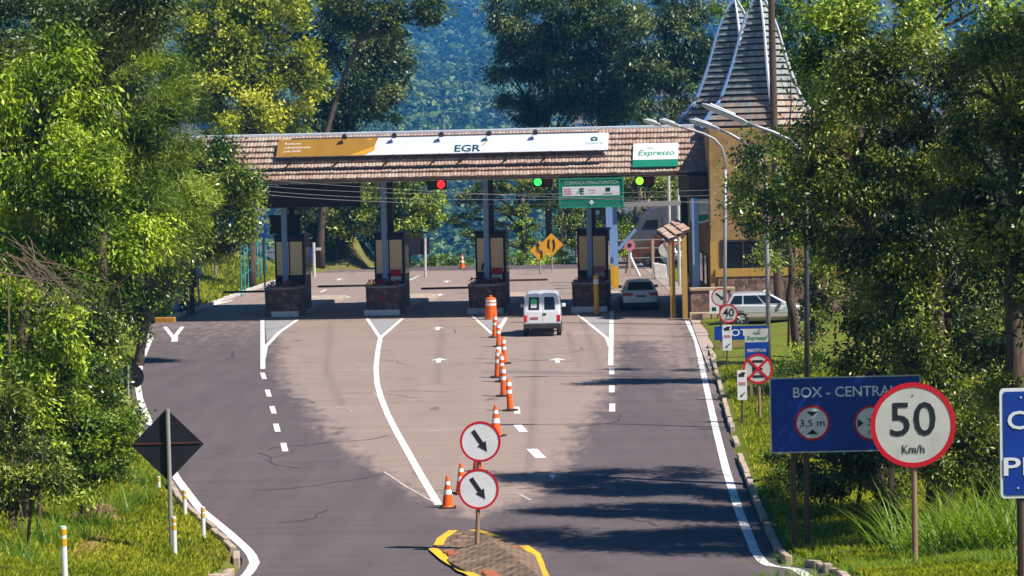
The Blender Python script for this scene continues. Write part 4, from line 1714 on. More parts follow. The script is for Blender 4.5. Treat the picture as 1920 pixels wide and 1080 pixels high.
# blue board cut by the right edge of the picture
Y_ = 30.0
P = atY(1935, 1075, Y_)
t, Mx = sign_root('direction_board', 'blue white-bordered board lettered CA and PI at the right edge', 'road sign', P)
x0, z1 = L2(Mx, 1874, 729, -.06)
_, z0 = L2(Mx, 1871, 935, -.06)
x1 = x0 + 1.7
def rrect(a0, a1, c0, c1, r, n=6):
    out = []
    for cx, cz, s0 in ((a1 - r, c1 - r, 0), (a0 + r, c1 - r, 90), (a0 + r, c0 + r, 180), (a1 - r, c0 + r, 270)):
        for k in range(n + 1):
            a = R(s0 + 90 * k / n)
            out.append((cx + r * math.cos(a), cz + r * math.sin(a)))
    return out
b = MB()
b.prism(rrect(x0, x1, z0, z1, .05), -.06, -.03)
b.build('border', 'letterw', t)
b = MB()
b.prism(rrect(x0 + .035, x1 - .035, z0 + .035, z1 - .035, .035), -.066, -.061)
b.build('board', 'blue', t)
xa, zc = L2(Mx, 1889, 788, -.07)
text('lettering', 'CA', .20, 'letterw', t, xa, -.072, zc, .46, .012, 'LEFT')
xa, zc = L2(Mx, 1882, 875, -.07)
text('lettering', 'PI', .20, 'letterw', t, xa, -.072, zc, .27, .012, 'LEFT')
b = MB()
for px, py in ((1914, 745), (1909, 915)):
    xx, zz = L2(Mx, px, py, -.07)
    b.disc(xx, zz, .012, -.074, -.067, 10)
b.build('bolt', 'signdirty', t)
for dx in (.24, 1.4):
    b = MB()
    b.tube([(x0 + dx, 0, tz(P.x + x0 + dx, P.y) - P.z - .2), (x0 + dx, 0, z1 - .06)], .05, 10)
    b.build('post', 'utilwood', t)

# no stopping sign
P = G(1425, 787, .1)
t, Mx = sign_root('no_stopping_sign', 'round white sign with a crossed out barred symbol on a wooden post', 'road sign', P)
post(t, Mx, 1425, 787, 1421, 665, .045, 'wood')
x, z, r, pl = round_plate(t, Mx, 1421, 691.5, 28.5, -.06, face='signdirty', rw=.15)
b = MB()
b.box(x - .36 * r, x + .36 * r, -.067, -.061, z + .42 * r, z + .58 * r)
b.box(x - .36 * r, x + .36 * r, -.067, -.061, z - .58 * r, z - .42 * r)
b.box(x - .36 * r, x - .12 * r, -.067, -.061, z - .22 * r, z + .22 * r)
b.box(x - .12 * r, x + .30 * r, -.067, -.061, z - .07 * r, z + .07 * r)
b.build('symbol', 'letterk', pl)
b = MB()
for s_ in (-1, 1):
    for_ = []
    a = R(45 * s_)
    c, d = math.cos(a), math.sin(a)
    L_, w_ = r * .93, r * .08
    b.prism([(x + u * c - v * d, z + u * d + v * c) for u, v in ((-L_, -w_), (L_, -w_), (L_, w_), (-L_, w_))], -.074 + .001 * s_, -.069 + .001 * s_)
b.build('red_cross_bars', 'red', pl)

# narrow white plates on thin posts
def narrow(px, py0, py1, wpx, bx, by, label):
    P = G(bx, by, .1)
    t, Mx = sign_root('lane_plate', label, 'road sign', P, 'narrow white lane plates')
    post(t, Mx, bx, by, px, py0 + 4, .03, 'utilwood')
    x, z1 = L2(Mx, px, py0, -.04)
    _, z0 = L2(Mx, px, py1, -.04)
    w = wpx / F * P.y / 2
    b = MB()
    b.box(x - w, x + w, -.045, -.03, z0, z1)
    pl = b.build('plate', 'signwhite', t)
    h = z1 - z0
    b = MB()
    b.box(x - w * .7, x + w * .5, -.051, -.046, z1 - .22 * h, z1 - .12 * h)
    b.box(x - w * .2, x + w * .7, -.051, -.046, z1 - .12 * h, z1 - .07 * h)
    b.build('vehicle_mark', 'letterk', pl)
    b = MB()
    b.box(x - w * .7, x + w * .7, -.051, -.046, z1 - .50 * h, z1 - .40 * h)
    b.build('pink_mark', 'letterr', pl)
    arrow_shape(x, z0 + .17 * h, w * 1.3, -.046, R(-135), .8).build('arrow', 'letterk', pl)
narrow(1391, 694, 750, 18, 1392, 800, 'narrow white plate with a small arrow beside the crossed out sign')
narrow(1363, 609, 657, 17, 1363, 694, 'narrow white plate with a small arrow directly below the 40 sign')

# blue MANTENHA board with a white header
P = G(1412, 745, .1)
t, Mx = sign_root('toll_tag_board', 'tall blue MANTENHA board with a white and green header', 'road sign', P)
(x0, z1), (x1, z0) = L2(Mx, 1396, 617, -.05), L2(Mx, 1442, 712, -.05)
zm = L2(Mx, 1400, 642, -.05)[1]
b = MB()
b.box(x0, x1, -.06, -.03, zm, z1)
b.build('header', 'signdirty', t)
b = MB()
b.box(x0, x1, -.06, -.03, z0, zm - .002)
b.build('board', 'blue', t)
text('lettering', 'Expresso', .12, 'letterg', t, (x0 + x1) / 2, -.066, (zm + z1) / 2 - .07, (x1 - x0) * .8, .012, shear=.2)
text('small_lettering', 'Auto', .10, 'letterg', t, (x0 + x1) / 2, -.066, (zm + z1) / 2 + .09, (x1 - x0) * .34, .008, shear=.2)
text('lettering', 'MANTENHA', .11, 'letterw', t, (x0 + x1) / 2, -.066, L2(Mx, 1420, 657, -.05)[1], (x1 - x0) * .8, .008)
for k in (.25, .75):
    b = MB()
    xx = x0 + (x1 - x0) * k
    b.box(xx - .04, xx + .04, -.028, .04, -.15, z1 - .05)
    b.build('post', 'wood', t)

# 40 sign and arrow sign farther on
P = G(1364, 668, .1)
t, Mx = sign_root('speed_limit_sign', 'small round 40 speed limit sign overlapping the silver hatchback', 'road sign', P)
post(t, Mx, 1355, 690, 1366, 572, .035, 'wood')
x, z, r, pl = round_plate(t, Mx, 1366, 588, 18, -.05, face='signdirty', rw=.15)
text('lettering', '40', .30, 'letterk', pl, x, -.058, z + .05, .42, .012)
text('small_lettering', 'Km/h', .09, 'letterk', pl, x, -.058, z - .2, .28, 0)
P = G(1351, 622, .1)
t, Mx = sign_root('keep_right_sign', 'small round arrow sign just above the 40 sign, before the stone porch wall', 'road sign', P)
post(t, Mx, 1351, 622, 1351, 542, .035, 'darksteel')
x, z, r, pl = round_plate(t, Mx, 1351, 557, 17.5, -.05, face='signdirty', rw=.14)
arrow_shape(x, z, r, -.05, R(-40), .95).build('arrow', 'letterk', pl)
# white notice board against the porch wall
P = G(1340, 600, .05)
t, Mx = sign_root('notice_board', 'white notice board standing behind the small arrow sign', 'board', P)
(x0, z1), (x1, z0) = L2(Mx, 1330, 545, -.03), L2(Mx, 1349, 588, -.03)
b = MB()
b.box(x0, x1, -.04, 0, z0, z1)
b.build('panel', 'signwhite', t)
b = MB()
b.box(x0 + .1, x0 + .3, -.046, -.041, z0 + .12, z0 + .3)
b.build('notice', 'letterd', t)
for k in (x0 + .04, x1 - .1):
    b = MB()
    b.box(k, k + .06, -.02, .04, -.1, z0 - .001)
    b.build('leg', 'darksteel', t)
# MOTOS board
P = G(1390, 655, .08)
t, Mx = sign_root('lane_board', 'low long blue MOTOS board beneath the silver hatchback', 'road sign', P)
(x0, z1), (x1, z0) = L2(Mx, 1339, 612, -.05), L2(Mx, 1440, 636, -.05)
b = MB()
b.box(x0, x1, -.06, -.03, z0, z1)
b.build('board', 'blue', t)
xa, zc = L2(Mx, 1354, 624, -.05)
xb, _ = L2(Mx, 1429, 624, -.05)
text('lettering', 'MOTOS', .26, 'letterw', t, (xa + xb) / 2, -.066, zc, xb - xa, .008)
for k in (.12, .88):
    b = MB()
    xx = x0 + (x1 - x0) * k
    b.box(xx - .04, xx + .04, -.028, .04, -.1, z1 - .05)
    b.build('post', 'wood', t)

# signs seen from behind, on the left verge
P = GT(322, 1032)
t, Mx = sign_root('diamond_sign', 'black back of a large diamond sign on a grey pole at the left verge', 'road sign', P)
x, z = L2(Mx, 314, 834, .06)
r = 68.5 / F * P.y
b = MB()
b.prism([(x, z - r), (x + r, z), (x, z + r), (x - r, z)], .05, .065)
b.build('plate', 'darkback', t)
b = MB()
b.box(x - r * .9, x + r * .9, .03, .049, z + .02, z + .05)
b.build('crossbar', 'coachred', t)
post(t, Mx, 322, 1034, 314, 767, .045, 'greybeam')
P = GT(240, 815)
t, Mx = sign_root('round_sign', 'dark back of a round sign half hidden by shrubs on the left verge', 'road sign', P)
x, z = L2(Mx, 247, 706, .06)
r = 23 / F * P.y
b = MB()
b.disc(x, z, r, .05, .065)
b.build('plate', 'darkback', t)
b = MB()
b.box(x - r * .5, x + r * .5, .03, .049, z - .02, z + .02)
b.build('clamp', 'darksteel', t)
post(t, Mx, 240, 818, 240, 684, .035, 'greybeam')

# white marker posts with a yellow band along the left verge
def marker(px, py0, py1, label, wpx):
    P = GT(px, py1)
    r = max(.045, wpx / 2 / F * P.y)
    h = (py1 - py0) / F * P.y
    t = thing('marker_post', label, 'marker post', P, 0, 'white marker posts along the left verge')
    b = MB()
    b.tube([(0, 0, -.2), (0, 0, h)], r, 12)
    b.build('shaft', 'signwhite', t)
    b = MB()
    b.lathe([(r + .004, h * .86), (r + .004, h * .95), (r + .004, h * .955)], 12)
    b.lathe([(r + .004, h * .68), (r + .004, h * .80)], 12)
    b.build('band', 'yellow', t)
marker(122, 985, 1100, 'white marker post cut by the bottom edge, nearest the left corner', 12)
marker(328, 968, 1045, 'white marker post right beside the foot of the diamond sign pole', 9)
marker(382, 950, 1012, 'white marker post nearest the white edge line, right of the diamond sign pole', 8)
marker(347, 918, 970, 'white marker post behind the one at the diamond sign pole', 7)
marker(298, 893, 920, 'white marker post just left of the diamond sign pole, below the plate', 6)
marker(261, 795, 822, 'white marker post above the left tip of the diamond sign', 5)

# ================================================================== CONES
def cone_proto():
    t = thing('traffic_cone', 'x', 'traffic cone', (0, 0, 0), 0, 'striped traffic cones along the closed lane')
    b = MB()
    b.box(-.19, .19, -.19, .19, 0, .035)
    b.build('foot', 'rubber', t, bevel=.01)
    b = MB()
    b.lathe([(.15, .0351), (.135, .06), (.035, .73), (.02, .75)], 18)
    b.build('body', 'orange', t, smooth=False)
    for z0, z1 in ((.32, .43), (.54, .62)):
        f = lambda z: .135 - (z - .06) * .1 / .67 + .004
        b = MB()
        b.lathe([(f(z0), z0), (f(z1), z1)], 18)
        b.build('band', 'reflective', t)
    return t


def tube_proto():
    t = thing('lane_delineator', 'x', 'traffic delineator', (0, 0, 0), 0, 'orange delineator posts along the closed lane')
    b = MB()
    b.lathe([(.26, 0), (.25, .04), (.12, .06)], 20)
    b.build('foot', 'rubber', t)
    b = MB()
    b.lathe([(.105, .061), (.095, .3), (.088, .9), (.05, .98), (.045, 1.02)], 18)
    b.build('body', 'orange', t)
    for z0, z1 in ((.54, .66), (.78, .90)):
        b = MB()
        b.lathe([(.097, z0), (.093, z1)], 18)
        b.build('band', 'reflective', t)
    return t


CON = [(840, 952, 1.0, 'nearest traffic cone, at the foot of the long curved white line'),
       (865, 926, 1.0, 'traffic cone peeking out at the left of the lower arrow sign'),
       (896, 884, 1.0, 'traffic cone hidden between the two round arrow plates'),
       (930, 818, 1.22, 'tall traffic cone rising above the upper round arrow sign')]
p0 = cone_proto()
for k, (px, py, s_, lab) in enumerate(CON):
    o = p0 if k == 0 else dup(p0)
    o.location = G(px, py)
    o.scale = (s_, s_, s_)
    o.rotation_euler = (0, 0, .35 * k)
    o['label'] = lab
DEL = [(957, 770, 'delineator post nearest the camera, right above the dashed centre line'), (944, 743, 'delineator post second from the camera, with a white topped one close behind'),
       (932, 708, 'delineator post leaning out left of the row, third from the camera'), (946, 682, 'delineator post in the middle, standing right of the row'),
       (935, 650, 'delineator post second from the toll island, on the short white line'), (927, 633, 'delineator post directly below the large orange drum'),
       (941, 716, 'white topped delineator post squeezed behind the second one')]
p0 = tube_proto()
for k, (px, py, lab) in enumerate(DEL):
    o = p0 if k == 0 else dup(p0)
    o.location = G(px, py)
    o.rotation_euler = (R((k * 37 % 5) - 2), R((k * 53 % 7) - 3), k)
    o['label'] = lab
P = G(921, 599)
t = thing('traffic_drum', 'large orange traffic drum with two white bands before the third planter', 'traffic drum', P)
b = MB()
b.lathe([(.30, 0), (.30, .06), (.285, .10), (.285, .42), (.265, .44), (.265, .66), (.25, .68), (.25, .98), (.2, 1.04), (.08, 1.06), (.07, 1.14), (.03, 1.16)], 24)
b.build('body', 'orange', t)
for z0, z1, r in ((.68, .78, .254), (.84, .94, .254)):
    b = MB()
    b.lathe([(r, z0), (r, z1)], 24)
    b.build('band', 'reflective', t)
P = G(867, 504)
o = dup([c for c in bpy.data.objects if c.name.startswith('traffic_cone')][0], 'small far traffic cone at the end of the lane beyond the booths', P)
o.scale = (1.3, 1.3, 1.3)
# yellow painted kerb block at the left end of the plaza
P = G(312, 604)
t = thing('kerb_block', 'orange painted concrete block at the left end of the plaza', 'concrete block', P, YAW)
b = MB()
b.box(-.55, .45, -.2, .2, -.05, .24)
b.build('block', 'blockpaint', t, bevel=.04)
b = MB()
b.box(-1.9, -.56, -.2, .2, -.05, .22)
b.build('dark_end', 'dark', t, bevel=.04)

# ================================================================== BEYOND THE BOOTHS
def diamond_y(px, py, rpx, by, label, kind):
    Y = 168.0 if kind == 'bend' else 172.0
    P = atY(px + 2, by, Y)
    P = Vector((P.x, P.y, tz(P.x, P.y)))
    t, Mx = sign_root('warning_sign', label, 'road sign', P, 'yellow diamond signs beyond the booths')
    x, z = L2(Mx, px, py, -.05)
    r = rpx / F * P.y
    b = MB()
    b.prism([(x, z - r), (x + r, z), (x, z + r), (x - r, z)], -.05, -.03)
    pl = b.build('plate', 'signyellow', t)
    b = MB()
    if kind == 'bend':
        b.tube([(x + .12, -.056, z - .42), (x + .14, -.056, z - .05), (x - .1, -.056, z + .12), (x - .12, -.056, z + .34)], .06, 6)
        b.prism([(x - .28, z + .3), (x + .04, z + .3), (x - .12, z + .55)], -.06, -.052)
    else:
        for s_ in (-1, 1):
            b.tube([(x + s_ * .14, -.056, z - .35), (x + s_ * .2, -.056, z), (x + s_ * .14, -.056, z + .35)], .06, 6)
    b.build('symbol', 'black', pl)
    b = MB()
    b.tube([(x, 0, -.3), (x, 0, z + r * .6)], .05, 8)
    b.build('post', 'greybeam', t)
diamond_y(1012, 470, 19, 500, 'lower left yellow diamond sign with a bend arrow beyond the booths', 'bend')
diamond_y(1034, 459, 22, 498, 'upper right yellow diamond sign with two curved lines beyond the booths', 'two')

Y_ = 168
P = atY(797, 500, Y_)
P = Vector((P.x, Y_, tz(P.x, Y_)))
t, Mx = sign_root('far_board', 'dark back of a rectangular board on a pale post beyond the booths', 'road sign', P)
(x0, z1), (x1, z0) = L2(Mx, 757, 446, .08), L2(Mx, 806, 477, .08)
b = MB()
b.box(x0, x1, .07, .12, z0, z1)
b.build('board', 'darkback', t)
post(t, Mx, 797, 503, 797, 446, .08, 'kerbwhite', dz0=-1)
Y_ = 160
P = atY(584, 510, Y_)
P = Vector((P.x, Y_, tz(P.x, Y_)))
t, Mx = sign_root('information_sign', 'small narrow blue sign before the bare earth bank', 'road sign', P)
(x0, z1), (x1, z0) = L2(Mx, 576, 464, -.05), L2(Mx, 585, 492, -.05)
b = MB()
b.box(x0, x1, -.06, -.03, z0, z1)
b.build('plate', 'blue', t)
b = MB()
b.tube([((x0 + x1) / 2, 0, -.3), ((x0 + x1) / 2, 0, z1)], .05, 8)
b.build('post', 'darksteel', t)
P = atY(589, 505, 158)
P = Vector((P.x, 158, tz(P.x, 158)))
t, Mx = sign_root('cross_post', 'pale post with a side arm before the bare earth bank', 'post', P)
post(t, Mx, 589, 507, 588, 455, .09, 'kerbwhite', dz0=-.3)
x, z = L2(Mx, 588, 467, 0)
b = MB()
b.box(x + .09, x + .45, -.05, .05, z - .08, z + .08)
b.build('side_arm', 'kerbwhite', t)

# teal fence at the left behind the first booth
P0, P1 = atY(452, 525, 150), atY(500, 520, 172)
P0.z, P1.z = tz(P0.x, P0.y), tz(P1.x, P1.y)
t = thing('teal_fence', 'tall teal post fence on the grass behind the leftmost booth', 'fence', P0)
d = P1 - P0
for k in range(9):
    q_ = d * (k / 8)
    b = MB()
    zt_ = tz(P0.x + q_.x, P0.y + q_.y) - P0.z
    b.tube([(q_.x, q_.y, zt_ - .2), (q_.x, q_.y, zt_ + 3.4)], .045, 6)
    b.build('post', 'teal', t)
b = MB()
for z in (1.2, 2.4, 3.35):
    b.tube([(0, 0, z), (d.x, d.y, d.z + z)], .022, 5)
b.build('rail', 'teal', t)
P = atY(486, 520, 160)
P.z = tz(P.x, P.y)
t, Mx = sign_root('sign_panel', 'weathered blue panel on posts beside the teal fence', 'sign', P)
(x0, z1), (x1, z0) = L2(Mx, 470, 402, 0), L2(Mx, 500, 446, 0)
b = MB()
b.box(x0, x1, -.05, 0, z0, z1)
b.build('panel', 'blue', t)
b = MB()
for k in range(3):
    xx = x0 + .2 + (x1 - x0 - .4) * k / 2.4
    b.box(xx, xx + .12, -.06, -.051, z0 + .3, z1 - .2)
b.build('pale_stripes', 'letterp', t)
for k in (.2, .8):
    b = MB()
    b.tube([(x0 + (x1 - x0) * k, .05, -.2), (x0 + (x1 - x0) * k, .05, z1)], .06, 8)
    b.build('post', 'darksteel', t)
# white notice near the left canopy columns
P = atY(376, 560, 140)
P.z = tz(P.x, P.y)
t, Mx = sign_root('notice_board', 'small white notice on a post beside the leftmost canopy columns', 'board', P)
(x0, z1), (x1, z0) = L2(Mx, 364, 488, 0), L2(Mx, 378, 517, 0)
b = MB()
b.box(x0, x1, -.05, 0, z0, z1)
b.build('panel', 'signdirty', t)
b = MB()
b.box(x1 - .06, x1 + .03, -.07, -.051, z0, z1)
b.build('edge', 'signwhite', t)
b = MB()
b.tube([((x0 + x1) / 2, .04, -.2), ((x0 + x1) / 2, .04, z1)], .05, 8)
b.build('post', 'greybeam', t)
# ticket machine between the left columns
xx = L2(FR, 358, 560, 3)[0]
t = thing('ticket_machine', 'dark round topped ticket machine on a brown stand at the leftmost lane', 'machine', O + Matrix.Rotation(YAW, 3, 'Z') @ Vector((xx, 3.2, 0)), YAW)
b = MB()
b.box(-.10, .12, -.1, .1, -.1, 1.35)
b.build('stand', 'utilwood', t)
b = MB()
b.prism([(-.3, 1.36), (.3, 1.36), (.3, 2.0), (.22, 2.25), (0, 2.38), (-.3, 2.4)], -.2, .2)
b.build('cabinet', 'dark', t, bevel=.03)

# right hand side road: wire fence posts, signs, white litter box
P = atY(1225, 518, 163)
t = thing('wire_fence', 'low wire fence with pale concrete posts before the parked coach', 'fence', (P.x, P.y, 0))
for px in (1181, 1225, 1273):
    q_ = atY(px, 515, 163)
    b = MB()
    b.box(q_.x - P.x - .08, q_.x - P.x + .08, -.08, .08, -.1, 2.25)
    b.build('post', 'pinkstone', t)
b = MB()
for z in (.5, 1.1, 1.7, 2.2):
    b.tube([(-4, .0, z), (3, .0, z)], .02, 4)
b.build('wire', 'greybeam', t)
P = atY(1196, 518, 158)
t, Mx = sign_root('barrier_pole', 'white slanting pole with a small round red sign on top', 'road sign', Vector((P.x, P.y, 0)))
x0, z0 = L2(Mx, 1199, 518, 0)
x1, z1 = L2(Mx, 1182, 482, 0)
x2, z2 = L2(Mx, 1180, 452, 0)
b = MB()
b.tube([(x0, 0, z0), (x1, 0, z1), (x2, 0, z2)], .09, 8)
b.build('pole', 'signwhite', t)
b = MB()
b.disc(x2, z2 - .25, .33, -.13, -.10, 20)
b.build('disc', 'letterr', t)
b = MB()
b.disc(x2, z2 - .25, .13, -.14, -.131, 16)
b.build('centre', 'black', t)
P = atY(1252, 518, 160)
t, Mx = sign_root('give_way_sign', 'red and white triangle sign beside a round sign near the tiled pent roof', 'road sign', Vector((P.x, P.y, 0)))
x, z = L2(Mx, 1258, 463, -.1)
b = MB()
b.prism([(x, z - .55), (x + .42, z + .28), (x - .42, z + .28)], -.10, -.08)
pl = b.build('triangle', 'letterr', t)
b = MB()
b.prism([(x, z - .3), (x + .24, z + .16), (x - .24, z + .16)], -.11, -.101)
b.build('triangle_face', 'signwhite', pl)
x2, z2 = L2(Mx, 1248, 468, -.06)
b = MB()
b.disc(x2, z2, .42, -.06, -.045, 24)
b.build('round_plate', 'signdirty', t)
b = MB()
b.tube([(L2(Mx, 1254, 510, 0)[0], 0, 0), (L2(Mx, 1254, 510, 0)[0], 0, z)], .10, 8)
b.build('post', 'signwhite', t)
P = atY(1240, 516, 159)
t = thing('stone_post', 'short grey stone block standing by the triangle sign', 'stone', (P.x, P.y, 0))
b = MB()
b.add([(-.4, -.3, 0), (.35, -.3, 0), (.35, .3, 0), (-.4, .3, 0), (-.5, -.25, 1.0), (.3, -.25, .85), (.3, .25, .85), (-.5, .25, 1.0)], [(3, 2, 1, 0), (4, 5, 6, 7), (0, 1, 5, 4), (1, 2, 6, 5), (2, 3, 7, 6), (3, 0, 4, 7)])
b.build('block', 'kerbwhite', t, bevel=.05)

# ================================================================== STREET LAMPS, UTILITY POLE, CABLES
def street_lamp(bx, by, Y, top, arm, head_pts, label, pm='steel'):
    P = atY(bx, by, Y)
    P = Vector((P.x, Y, tz(P.x, Y)))
    t, Mx = sign_root('street_lamp', label, 'street lamp', P, 'curved arm street lamps on the right')
    xt, zt_ = L2(Mx, *top)
    b = MB()
    b.tube([(0, 0, -.2), (xt * .5, 0, zt_ * .5), (xt, 0, zt_)], [.085, .075, .06], 12)
    b.build('pole', pm, t, smooth=True)
    pts = [L2(Mx, *a) for a in arm]
    b = MB()
    b.tube([(xt, 0, zt_ - .05)] + [(a, 0, c) for a, c in pts], .05, 10)
    b.build('arm', 'steel', t, smooth=True)
    for (a0, a1) in head_pts:
        (xa, za), (xb, zb) = L2(Mx, *a0), L2(Mx, *a1)
        dx, dz = xb - xa, zb - za
        L_ = math.hypot(dx, dz)
        ux, uz = dx / L_, dz / L_
        b = MB()
        secs = []
        for f, w, h in ((0, .05, .05), (.12, .11, .08), (.5, .16, .10), (.9, .13, .08), (1, .06, .03)):
            cx, cz = xa + dx * f, za + dz * f
            secs.append([(cx - uz * h * q[1], w * q[0], cz + ux * h * q[1]) for q in ((-1, -.5), (-.7, .6), (0, 1), (.7, .6), (1, -.5), (.6, -.8), (-.6, -.8))])
        b.loft(secs)
        hd = b.build('lamp_head', 'tileedge', t, smooth=False)
        b = MB()
        secs = []
        for f, w in ((.3, .09), (.6, .12), (.85, .09)):
            cx, cz = xa + dx * f, za + dz * f
            o_ = -.085
            secs.append([(cx - uz * (o_ + q[1]), w * q[0], cz + ux * (o_ + q[1])) for q in ((-1, 0), (1, 0), (.5, -.04), (-.5, -.04))])
        b.loft(secs)
        b.build('diffuser', 'signdirty', hd)


street_lamp(1359, 650, 112, (1360, 318), [(1359, 296), (1353, 276), (1340, 261), (1318, 250), (1290, 242), (1275, 238)],
            [((1276, 238), (1236, 224)), ((1240, 235), (1206, 225))], 'street lamp on the thin pole in front of the ochre wall')
street_lamp(1442, 712, 92, (1436, 330), [(1428, 300), (1414, 282), (1394, 266), (1370, 252), (1350, 243)], [((1350, 243), (1292, 224))], 'street lamp with its pole standing left of the BOX CENTRAL board')
street_lamp(1513, 760, 76, (1512, 330), [(1505, 285), (1480, 262), (1450, 248), (1424, 239), (1400, 230)], [((1402, 231), (1316, 195))], 'street lamp with the largest head, before the tiled spire', 'darksteel')
P = atY(1460, 600, 118)
t = thing('utility_pole', 'tall dark wooden utility pole in front of the tiled spire', 'utility pole', (P.x, 118, 0))
b = MB()
b.tube([(0, 0, -.2), (-.05, 0, 8), (-.1, 0, 17)], [.20, .17, .13], 12)
b.build('shaft', 'utilwood', t)
b = MB()
b.box(-1.1, .9, -.1, .0, 15.6, 15.75)
b.build('crossarm', 'utilwood', t)
P = atY(1443, 600, 126)
t = thing('utility_pole', 'thin brown pole behind, to the left of the tall utility pole', 'utility pole', (P.x, 141, 0))
b = MB()
b.tube([(0, 0, 0), (0, 0, 22)], [.16, .1], 10)
b.build('shaft', 'utilwood', t)
b = MB()
b.box(-.8, .8, -.1, .0, 20.5, 20.65)
b.build('crossarm', 'utilwood', t)
Y_ = 165
P = atY(401, 400, Y_)
t = thing('lamp_post', 'slim grey lamp post before the yellow green tree', 'street lamp', (P.x, Y_, tz(P.x, Y_)))
zt_ = atY(399, 118, Y_).z - t.location.z
b = MB()
b.tube([(0, 0, -.3), (-.06, 0, zt_)], [.09, .06], 8)
b.build('pole', 'steel', t)
b = MB()
b.tube([(-.06, 0, zt_), (-.3, 0, zt_ + .25)], .04, 6)
b.lathe([(.02, zt_ - .1), (.2, zt_), (.24, zt_ + .15), (.12, zt_ + .35), (.02, zt_ + .38)], 12, c=(-.2, 0, 0))
b.build('lamp_head', 'tileedge', t)

for k, (p0, pm, p1, r) in enumerate((((300, 330, 120), (740, 372, 121), (1440, 362, 118), .009), ((300, 322, 120), (740, 362, 121), (1440, 352, 118), .008),
                                     ((300, 340, 120), (760, 380, 121), (1440, 374, 118), .010), ((300, 312, 120), (700, 352, 121), (1440, 384, 118), .008))):
    A, Bm, C_ = atY(*p0), atY(*pm), atY(*p1)
    pts = []
    for j in range(25):
        u = j / 24
        l0, l1, l2 = 2 * (u - .5) * (u - 1), -4 * u * (u - 1), 2 * u * (u - .5)
        pts.append(A * l0 + Bm * l1 + C_ * l2)
    b = MB()
    b.tube([tuple(p) for p in pts], r, 5)
    tag(b.build('overhead_cable', 'greybeam'), 'thin sagging overhead cable strung across below the canopy eave', 'cable', 'overhead cables below the canopy')

# ================================================================== VEHICLES
def wheel(parent, x, y, r, w=.2, nm='wheel'):
    b = MB()
    n = 24
    prof = [(-w / 2, r * .62), (-w / 2, r * .93), (-w / 2 + .03, r), (w / 2 - .03, r), (w / 2, r * .93), (w / 2, r * .62)]
    vs, fs = [], []
    for a, rr in prof:
        for k in range(n):
            t = 2 * math.pi * k / n
            vs.append((x + a, y + rr * math.cos(t), r + rr * math.sin(t)))
    for i_ in range(len(prof) - 1):
        for k in range(n):
            k2 = (k + 1) % n
            fs.append((i_ * n + k, i_ * n + k2, (i_ + 1) * n + k2, (i_ + 1) * n + k))
    b.add(vs, fs)
    wo = b.build(nm, 'rubber', parent)
    b = MB()
    b.tube([(x - w / 2 + .03, y, r), (x + w / 2 - .03, y, r)], r * .63, 18)
    for k in range(5):
        a = 2 * math.pi * k / 5
        for s_ in (-1, 1):
            xx = x + s_ * (w / 2 - .015)
            b.tube([(xx, y, r), (xx, y + r * .56 * math.cos(a), r + r * .56 * math.sin(a))], r * .10, 6)
    b.build('rim', 'steel', wo)


def body_sec(y, w, zb, zt, k=.9):
    p = [(w * .88, zb), (w * .97, zb + .10), (w, zb + (zt - zb) * .45), (w * .985, zt - .10), (w * k, zt)]
    return [(x, y, z) for x, z in p] + [(-x, y, z) for x, z in reversed(p)]


